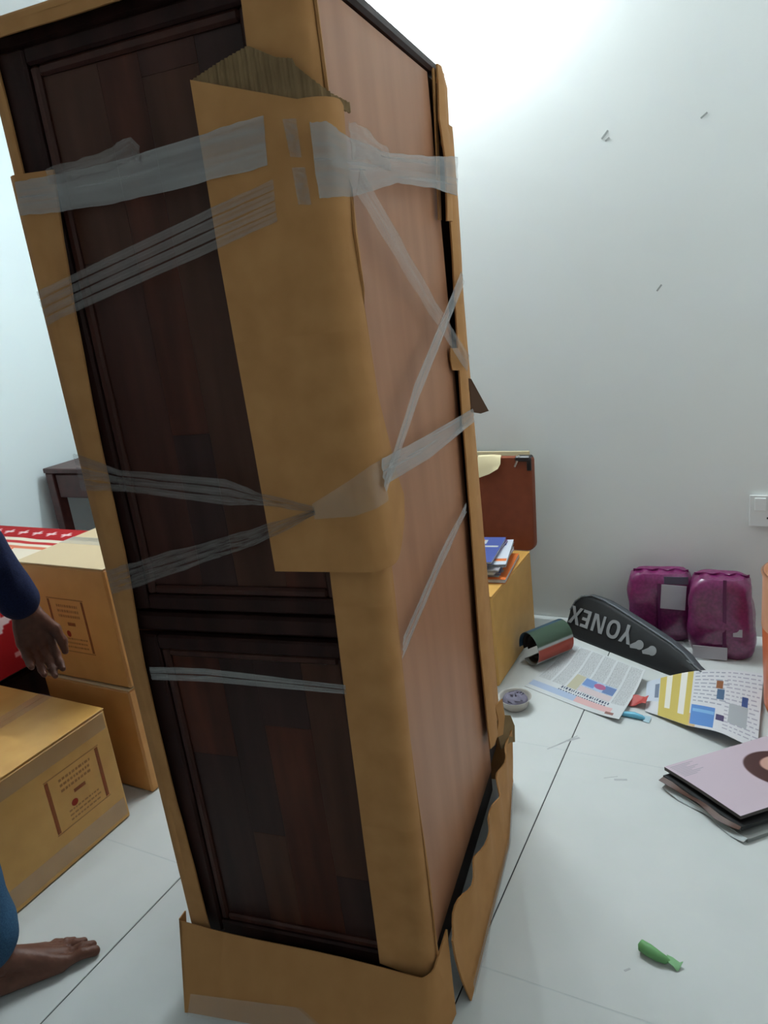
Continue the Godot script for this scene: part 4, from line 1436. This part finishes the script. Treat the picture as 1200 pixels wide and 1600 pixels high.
func small_bits() -> void:
	# green twisted wrapper: a fat curled roll and a bent tail
	var t := thing("green_wrapper", "crumpled green wrapper twisted on the white floor at lower right", "wrapper", V(-0.20, 0, 1.285))
	var me := Mesher.new()
	me.tube([Vector3(-0.042, 0.012, -0.008), Vector3(-0.037, 0.014, -0.007), Vector3(-0.02, 0.013, -0.001), Vector3(0.0, 0.012, 0.006), Vector3(0.016, 0.010, 0.008), Vector3(0.024, 0.009, 0.007)], [0.002, 0.012, 0.013, 0.011, 0.008, 0.003], 12)
	put("rolled_part", me, plain("green", Color(0.40, 0.62, 0.38), 0.5), t)
	me = Mesher.new()
	me.sheet([[Vector3(0.016, 0.014, -0.003), Vector3(0.022, 0.012, 0.014)], [Vector3(0.028, 0.012, -0.002), Vector3(0.032, 0.010, 0.018)], [Vector3(0.042, 0.006, 0.0), Vector3(0.038, 0.002, 0.02)], [Vector3(0.048, 0.012, 0.001), Vector3(0.042, 0.002, 0.018)]], 0.0012, Vector3.UP)
	put("tail", me, plain("green_pale", Color(0.52, 0.72, 0.52), 0.45), t)
	# pale blue sweet wrapper and a red scrap by the newspaper
	t = thing("blue_wrapper", "shiny pale blue wrapper by the right lower corner of the newspaper", "wrapper", V(-0.400, 0, 2.175))
	me = Mesher.new()
	me.tube([Vector3(-0.038, 0.006, 0.0), Vector3(-0.028, 0.008, 0.0), Vector3(0.0, 0.011, 0.003), Vector3(0.026, 0.008, 0.006), Vector3(0.034, 0.005, 0.007)], [0.006, 0.009, 0.010, 0.008, 0.004], 10)
	put("body", me, plain("pale_blue", Color(0.42, 0.72, 0.84), 0.25), t)
	me = Mesher.new()
	me.sheet([[Vector3(0.030, 0.010, -0.006), Vector3(0.030, 0.003, 0.018)], [Vector3(0.052, 0.008, -0.006), Vector3(0.050, 0.002, 0.022)]], 0.001, Vector3.UP)
	put("twist_end", me, plain("pale_blue_end", Color(0.66, 0.78, 0.83), 0.3), t)
	var rm := Mesher.new()
	rm.sheet(patch(Vector3(-0.03, 0.012, -0.025), Vector3(0.03, 0.03, -0.02), Vector3(0.028, 0.022, 0.025), Vector3(-0.032, 0.006, 0.022), 5, func(u, v): return 0.006 * sin(u * 6.0 + v * 3.0)), 0.0015, Vector3.UP)
	var red := put("red_scrap", rm, plain("red_scrap", Color(0.72, 0.28, 0.26), 0.5))
	red.position = V(-0.400, 0.0, 2.255)
	tag(red, "small red scrap between the newspaper and the advertising page", "scrap")
	# smudges on the tiles
	var fl := get_node("floor")
	var sm := plain("smudge", Color(0.70, 0.71, 0.72), 0.6)
	for s in [[-0.595, 1.955, 0.036, 0.9, 0.0022], [-0.57, 1.99, 0.040, 0.95, 0.002], [-0.555, 2.0, 0.022, 0.7, 0.0045], [-0.382, 1.848, 0.018, 0.3, 0.0035], [-0.255, 1.234, 0.007, 0.8, 0.0022], [-0.41, 1.85, 0.02, 0.5, 0.001]]:
		var g := Mesher.new()
		g.box(V(s[0], 0.0001, s[1]), Vector3(s[2], 0.0003, s[4]), 0.0001, Basis(Vector3.UP, s[3]))
		put("smudge", g, sm, fl)

# ---------------------------------------------------------------- the person
# tapered capsules joined by an exponential smooth minimum, meshed with surface nets, appended to a Mesher
func skin(me: Mesher, bones: Array, cell: float, k: float) -> void:
	var lo := Vector3(1e9, 1e9, 1e9)
	var hi := -lo
	for b in bones:
		var r := maxf(b[2], b[3]) + cell * 3.0
		for p in [b[0], b[1]]:
			lo = lo.min(p - Vector3.ONE * r)
			hi = hi.max(p + Vector3.ONE * r)
	var nx := int((hi.x - lo.x) / cell) + 2
	var ny := int((hi.y - lo.y) / cell) + 2
	var nz := int((hi.z - lo.z) / cell) + 2
	var f := PackedFloat32Array()
	f.resize(nx * ny * nz)
	for b in bones:
		var a: Vector3 = b[0]
		var c: Vector3 = b[1]
		var ab := c - a
		var l2 := maxf(ab.length_squared(), 1e-9)
		var m := maxf(b[2], b[3]) + cell * 2.0 + 3.0 / k
		var p0 := ((a.min(c) - Vector3.ONE * m - lo) / cell).floor()
		var p1 := ((a.max(c) + Vector3.ONE * m - lo) / cell).ceil()
		for z in range(maxi(0, int(p0.z)), mini(nz, int(p1.z) + 1)):
			for y in range(maxi(0, int(p0.y)), mini(ny, int(p1.y) + 1)):
				var base := (z * ny + y) * nx
				for x in range(maxi(0, int(p0.x)), mini(nx, int(p1.x) + 1)):
					var p := lo + Vector3(x, y, z) * cell - a
					var t := clampf(p.dot(ab) / l2, 0.0, 1.0)
					var d: float = (p - ab * t).length() - lerpf(b[2], b[3], t)
					f[base + x] += exp(-k * d)
	for i in f.size():
		f[i] = 1.0 if f[i] < 1e-12 else -log(f[i]) / k
	var ids := PackedInt32Array()
	ids.resize(nx * ny * nz)
	ids.fill(-1)
	var vs := PackedVector3Array()
	var offs := [0, 1, nx, nx + 1, nx * ny, nx * ny + 1, nx * ny + nx, nx * ny + nx + 1]
	var edges := [[0, 1], [2, 3], [4, 5], [6, 7], [0, 2], [1, 3], [4, 6], [5, 7], [0, 4], [1, 5], [2, 6], [3, 7]]
	for z in nz - 1:
		for y in ny - 1:
			var base := (z * ny + y) * nx
			for x in nx - 1:
				var i := base + x
				var cnt := 0
				for o in offs:
					if f[i + o] < 0.0:
						cnt += 1
				if cnt == 0 or cnt == 8:
					continue
				var s := Vector3.ZERO
				var n := 0
				for e in edges:
					var fa := f[i + offs[e[0]]]
					var fb := f[i + offs[e[1]]]
					if (fa < 0.0) != (fb < 0.0):
						var t := fa / (fa - fb)
						var pa := Vector3(e[0] & 1, (e[0] >> 1) & 1, e[0] >> 2)
						var pb := Vector3(e[1] & 1, (e[1] >> 1) & 1, e[1] >> 2)
						s += pa.lerp(pb, t)
						n += 1
				ids[i] = vs.size()
				vs.append(lo + (Vector3(x, y, z) + s / n) * cell)
	var quads := []
	for z in range(1, nz - 1):
		for y in range(1, ny - 1):
			var base := (z * ny + y) * nx
			for x in range(1, nx - 1):
				var i := base + x
				var inside := f[i] < 0.0
				if inside != (f[i + 1] < 0.0):
					quads.append([ids[i], ids[i - nx], ids[i - nx - nx * ny], ids[i - nx * ny]])
				if inside != (f[i + nx] < 0.0):
					quads.append([ids[i], ids[i - 1], ids[i - 1 - nx * ny], ids[i - nx * ny]])
				if inside != (f[i + nx * ny] < 0.0):
					quads.append([ids[i], ids[i - 1], ids[i - 1 - nx], ids[i - nx]])
	# normals from the field's gradient
	var ns := PackedVector3Array()
	ns.resize(vs.size())
	for q in vs.size():
		var g := (vs[q] - lo) / cell
		var x := clampi(int(g.x + 0.5), 1, nx - 2)
		var y := clampi(int(g.y + 0.5), 1, ny - 2)
		var z := clampi(int(g.z + 0.5), 1, nz - 2)
		var i := (z * ny + y) * nx + x
		ns[q] = Vector3(f[i + 1] - f[i - 1], f[i + nx] - f[i - nx], f[i + nx * ny] - f[i - nx * ny]).normalized()
	for q in quads:
		if q[0] < 0 or q[1] < 0 or q[2] < 0 or q[3] < 0:
			continue
		me.tri(vs[q[0]], vs[q[1]], vs[q[2]], ns[q[0]], ns[q[1]], ns[q[2]])
		me.tri(vs[q[0]], vs[q[2]], vs[q[3]], ns[q[0]], ns[q[2]], ns[q[3]])

func person() -> void:
	var fwd := Vector3(0.47, 0, -0.883)          # the way the person faces
	var med := Vector3(0.883, 0, 0.47)           # to the person's right
	var lf := V(-1.533, 0.0, 0.688)              # under the left ankle
	var pel := V(-1.47, 0.90, 0.62)
	var t := thing("person", "barefoot person in blue jeans and dark denim sleeve standing at the left edge", "person", V(-1.47, 0, 0.62))
	var o := -t.position
	var skin_m := tri_mat("skin", ramp_tex(noise_img(48, 48, 0.1, 0.1, 8, 2), [[0.2, Color(0.36, 0.225, 0.175)], [0.8, Color(0.43, 0.28, 0.22)]]), Vector3(8, 8, 8), 0.5, 0.4)
	var body := Mesher.new()
	var shL := V(-1.625, 1.36, 0.73)
	var shR := V(-1.285, 1.36, 0.55)
	var elL := V(-1.600, 1.06, 0.925)
	var wrL := V(-1.572, 0.800, 1.003)
	var elR := shR + Vector3(0.05, -0.29, 0.03)
	var wrR := elR - fwd * 0.10 + Vector3(-0.03, -0.23, 0)
	var hipL := pel - med * 0.09
	var hipR := pel + med * 0.09
	var knL := V(-1.640, 0.50, 0.745)
	var anL := lf + Vector3(0, 0.085, 0)
	var rf := V(-1.42, 0, 0.36)
	var knR := V(-1.43, 0.50, 0.49)
	var anR := rf + Vector3(0, 0.085, 0)
	var chest := pel + Vector3(0, 0.38, 0)
	var neck := pel + Vector3(0, 0.56, 0) + fwd * 0.01
	var head := pel + Vector3(0, 0.695, 0) + fwd * 0.035
	var torso := [[hipL, hipR, 0.10, 0.10], [pel, chest, 0.115, 0.12], [chest - med * 0.06, chest + med * 0.06, 0.115, 0.115], [chest + Vector3(0, 0.08, 0) - med * 0.12, chest + Vector3(0, 0.08, 0) + med * 0.12, 0.065, 0.065]]
	# trunk, limbs
	var bones := torso.duplicate()
	bones += [[chest + Vector3(0, 0.1, 0), neck, 0.068, 0.06], [neck, head - Vector3(0, 0.05, 0), 0.06, 0.06],
		[shL, elL, 0.05, 0.038], [elL, wrL, 0.038, 0.027], [shR, elR, 0.05, 0.038], [elR, wrR, 0.038, 0.027],
		[hipL, knL, 0.085, 0.052], [knL, anL, 0.05, 0.034], [hipR, knR, 0.085, 0.052], [knR, anR, 0.05, 0.034]]
	skin(body, rel(bones, o), 0.014, 70.0)
	# head
	var hb := [[head, head + Vector3(0, 0.045, 0) - fwd * 0.02, 0.078, 0.082], [head - Vector3(0, 0.06, 0) + fwd * 0.045, head + Vector3(0, 0.02, 0) + fwd * 0.03, 0.042, 0.06],
		[head + fwd * 0.088 + Vector3(0, 0.005, 0), head + fwd * 0.108 - Vector3(0, 0.025, 0), 0.009, 0.014], [head - Vector3(0, 0.068, 0) + fwd * 0.078 - med * 0.014, head - Vector3(0, 0.068, 0) + fwd * 0.078 + med * 0.014, 0.011, 0.011],
		[head - Vector3(0, 0.05, 0), neck, 0.05, 0.05]]
	for s in [-1.0, 1.0]:
		hb.append([head + med * 0.082 * s + Vector3(0, 0.015, 0), head + med * 0.08 * s - Vector3(0, 0.03, 0) + fwd * 0.006, 0.014, 0.010])
		hb.append([head + fwd * 0.086 + med * 0.03 * s + Vector3(0, 0.032, 0), head + fwd * 0.083 + med * 0.045 * s + Vector3(0, 0.03, 0), 0.011, 0.010])
	skin(body, rel(hb, o), 0.006, 160.0)
	hand(body, wrL, Vector3(0.03, -1, -0.05).normalized(), fwd, med, o)
	hand(body, wrR, Vector3(0.02, -1, -0.05).normalized(), fwd, -med, o)
	foot(body, lf, fwd, med, o)
	foot(body, rf, fwd, -med, o)
	put("body", body, skin_m, t)
	# clothes
	var dn := noise_img(96, 96, 0.5, 0.5, 17, 2)
	var shirt_m := tri_mat("shirt", ramp_tex(dn, [[0.2, Color(0.075, 0.10, 0.20)], [0.8, Color(0.14, 0.18, 0.32)]]), Vector3(6, 6, 6), 0.85, 0.3)
	var jean_m := tri_mat("jeans", ramp_tex(dn, [[0.2, Color(0.15, 0.27, 0.38)], [0.8, Color(0.27, 0.41, 0.53)]]), Vector3(6, 6, 6), 0.85, 0.3)
	var sh := Mesher.new()
	var cuff := wrL.lerp(elL, 0.10)
	var sb := [[pel + Vector3(0, 0.02, 0) - med * 0.06, pel + Vector3(0, 0.02, 0) + med * 0.06, 0.13, 0.13], [pel, chest, 0.135, 0.14], [chest - med * 0.06, chest + med * 0.06, 0.128, 0.128], [chest + Vector3(0, 0.08, 0) - med * 0.125, chest + Vector3(0, 0.08, 0) + med * 0.125, 0.075, 0.075], [chest + Vector3(0, 0.1, 0), neck - Vector3(0, 0.03, 0), 0.075, 0.064],
		[shR, elR, 0.064, 0.055], [elR, wrR.lerp(elR, 0.1), 0.055, 0.043], [shL, elL, 0.064, 0.056]]
	skin(sh, rel(sb, o), 0.014, 80.0)
	# visible sleeve, with creases round the elbow and a stitched cuff
	var slv := []
	var last := elL
	for i in 10:
		var f := (i + 1) / 10.0
		var p := elL.lerp(cuff, f)
		var r := lerpf(0.055, 0.043, f) + (0.004 if i % 3 == 1 and i < 7 else 0.0)
		slv.append([last, p, r, lerpf(0.054, 0.042, f)])
		last = p
	slv.append([cuff, cuff.lerp(elL, 0.16), 0.046, 0.046])
	skin(sh, rel(slv, o), 0.005, 260.0)
	put("shirt", sh, shirt_m, t)
	var je := Mesher.new()
	var hem := anL + Vector3(0.0, 0.035, 0)
	var hemR := anR + Vector3(0.0, 0.035, 0)
	skin(je, rel([[hipL, hipR, 0.118, 0.118], [hipL, knL, 0.098, 0.070], [knL, hem + Vector3(0, 0.03, 0), 0.068, 0.056], [hipR, knR, 0.098, 0.070], [knR, hemR, 0.068, 0.056]], o), 0.014, 80.0)
	var fold := [[hem + Vector3(0, 0.02, 0), hem.lerp(knL, 0.12), 0.058, 0.057], [hem.lerp(knL, 0.13), hem.lerp(knL, 0.26), 0.062, 0.058], [hem - fwd * 0.015, hem - fwd * 0.02 + Vector3(0, 0.03, 0), 0.055, 0.054]]
	skin(je, rel(fold, o), 0.006, 200.0)
	put("jeans", je, jean_m, t)
	var ha := Mesher.new()
	skin(ha, rel([[head + Vector3(0, 0.055, 0) - fwd * 0.02, head + Vector3(0, 0.03, 0) - fwd * 0.045, 0.086, 0.082], [head - Vector3(0, 0.03, 0) - fwd * 0.055, head + Vector3(0, 0.08, 0) + fwd * 0.02, 0.055, 0.062]], o), 0.008, 120.0)
	put("hair", ha, plain("hair", Color(0.03, 0.025, 0.025), 0.6), t)

func rel(bones: Array, o: Vector3) -> Array:
	var r := []
	for b in bones:
		r.append([b[0] + o, b[1] + o, b[2], b[3]])
	return r

func hand(me: Mesher, w: Vector3, down: Vector3, fwd: Vector3, palm: Vector3, o: Vector3) -> void:
	# down: along the hand, fwd: thumb side, palm: out of the palm
	var b := []
	var px := [0.031, 0.010, -0.011, -0.030]
	var ln := [0.092, 0.096, 0.092, 0.084]
	var fl := [[0.040, 0.025, 0.021], [0.045, 0.028, 0.022], [0.041, 0.027, 0.022], [0.032, 0.021, 0.019]]
	b.append([w - down * 0.03, w + down * 0.01, 0.026, 0.025])
	for i in 4:
		var kn: Vector3 = w + down * ln[i] + fwd * px[i]
		b.append([w + down * 0.012 + fwd * px[i] * 0.55, kn, 0.0165, 0.0125])
		b.append([w + down * 0.04 + fwd * px[i] * 0.8 + palm * 0.006, kn - down * 0.012 + palm * 0.004, 0.014, 0.011])
		var p := kn
		var ang := 0.25 + 0.10 * i
		for s in 3:
			var d: Vector3 = (down * cos(ang) + palm * sin(ang) + fwd * px[i] * 0.3).normalized()
			var q: Vector3 = p + d * fl[i][s]
			b.append([p, q, 0.0098 - 0.0008 * s, 0.0090 - 0.0010 * s])
			p = q
			ang += 0.42
	var t0 := w + down * 0.025 + fwd * 0.020 + palm * 0.008
	var t1 := t0 + down * 0.040 + fwd * 0.026 + palm * 0.012
	var t2 := t1 + down * 0.032 + fwd * 0.006 + palm * 0.008
	var t3 := t2 + down * 0.026 - fwd * 0.002 + palm * 0.006
	b += [[t0, t1, 0.017, 0.0125], [t1, t2, 0.0118, 0.0105], [t2, t3, 0.0105, 0.008]]
	skin(me, rel(b, o), 0.0033, 330.0)

func foot(me: Mesher, an: Vector3, fwd: Vector3, med: Vector3, o: Vector3) -> void:
	# an: floor point under the ankle, med: towards the big toe; balls and tips are [forward, towards the big toe]
	var b := []
	var heel := an - fwd * 0.055 + med * 0.008 + Vector3(0, 0.030, 0)
	b.append([an + Vector3(0, 0.13, 0), an + Vector3(0, 0.075, 0), 0.036, 0.034])
	b.append([an + Vector3(0, 0.08, 0), heel, 0.033, 0.028])
	b.append([heel, heel + Vector3(0, 0.02, 0), 0.029, 0.026])
	var balls := [[0.132, 0.048], [0.140, 0.025], [0.133, 0.004], [0.120, -0.014], [0.102, -0.028]]
	var tips := [[0.188, 0.053], [0.189, 0.028], [0.174, 0.002], [0.154, -0.018], [0.130, -0.034]]
	var rad := [0.0125, 0.0096, 0.0092, 0.0088, 0.0085]
	for i in 5:
		var bl: Vector3 = an + fwd * balls[i][0] + med * balls[i][1] + Vector3(0, 0.019 if i < 2 else 0.016, 0)
		b.append([heel, bl - fwd * 0.02, 0.026, 0.0165])
		b.append([an + Vector3(0, 0.066, 0) + fwd * 0.02 + med * 0.006, bl - fwd * 0.01 + Vector3(0, 0.006, 0), 0.027, 0.013])
		var e: Vector3 = an + fwd * tips[i][0] + med * tips[i][1] + Vector3(0, rad[i] - an.y, 0)
		var m := bl.lerp(e, 0.55) + Vector3(0, 0.006, 0)
		b.append([bl - fwd * 0.012, m, rad[i] + 0.0006, rad[i] - 0.0008])
		b.append([m, e, rad[i] - 0.0006, rad[i]])
	b.append([an + med * 0.026 + Vector3(0, 0.078, 0), an + med * 0.028 + Vector3(0, 0.072, 0), 0.014, 0.013])
	b.append([an - med * 0.026 + Vector3(0, 0.07, 0), an - med * 0.028 + Vector3(0, 0.064, 0), 0.013, 0.012])
	skin(me, rel(b, o), 0.003, 420.0)
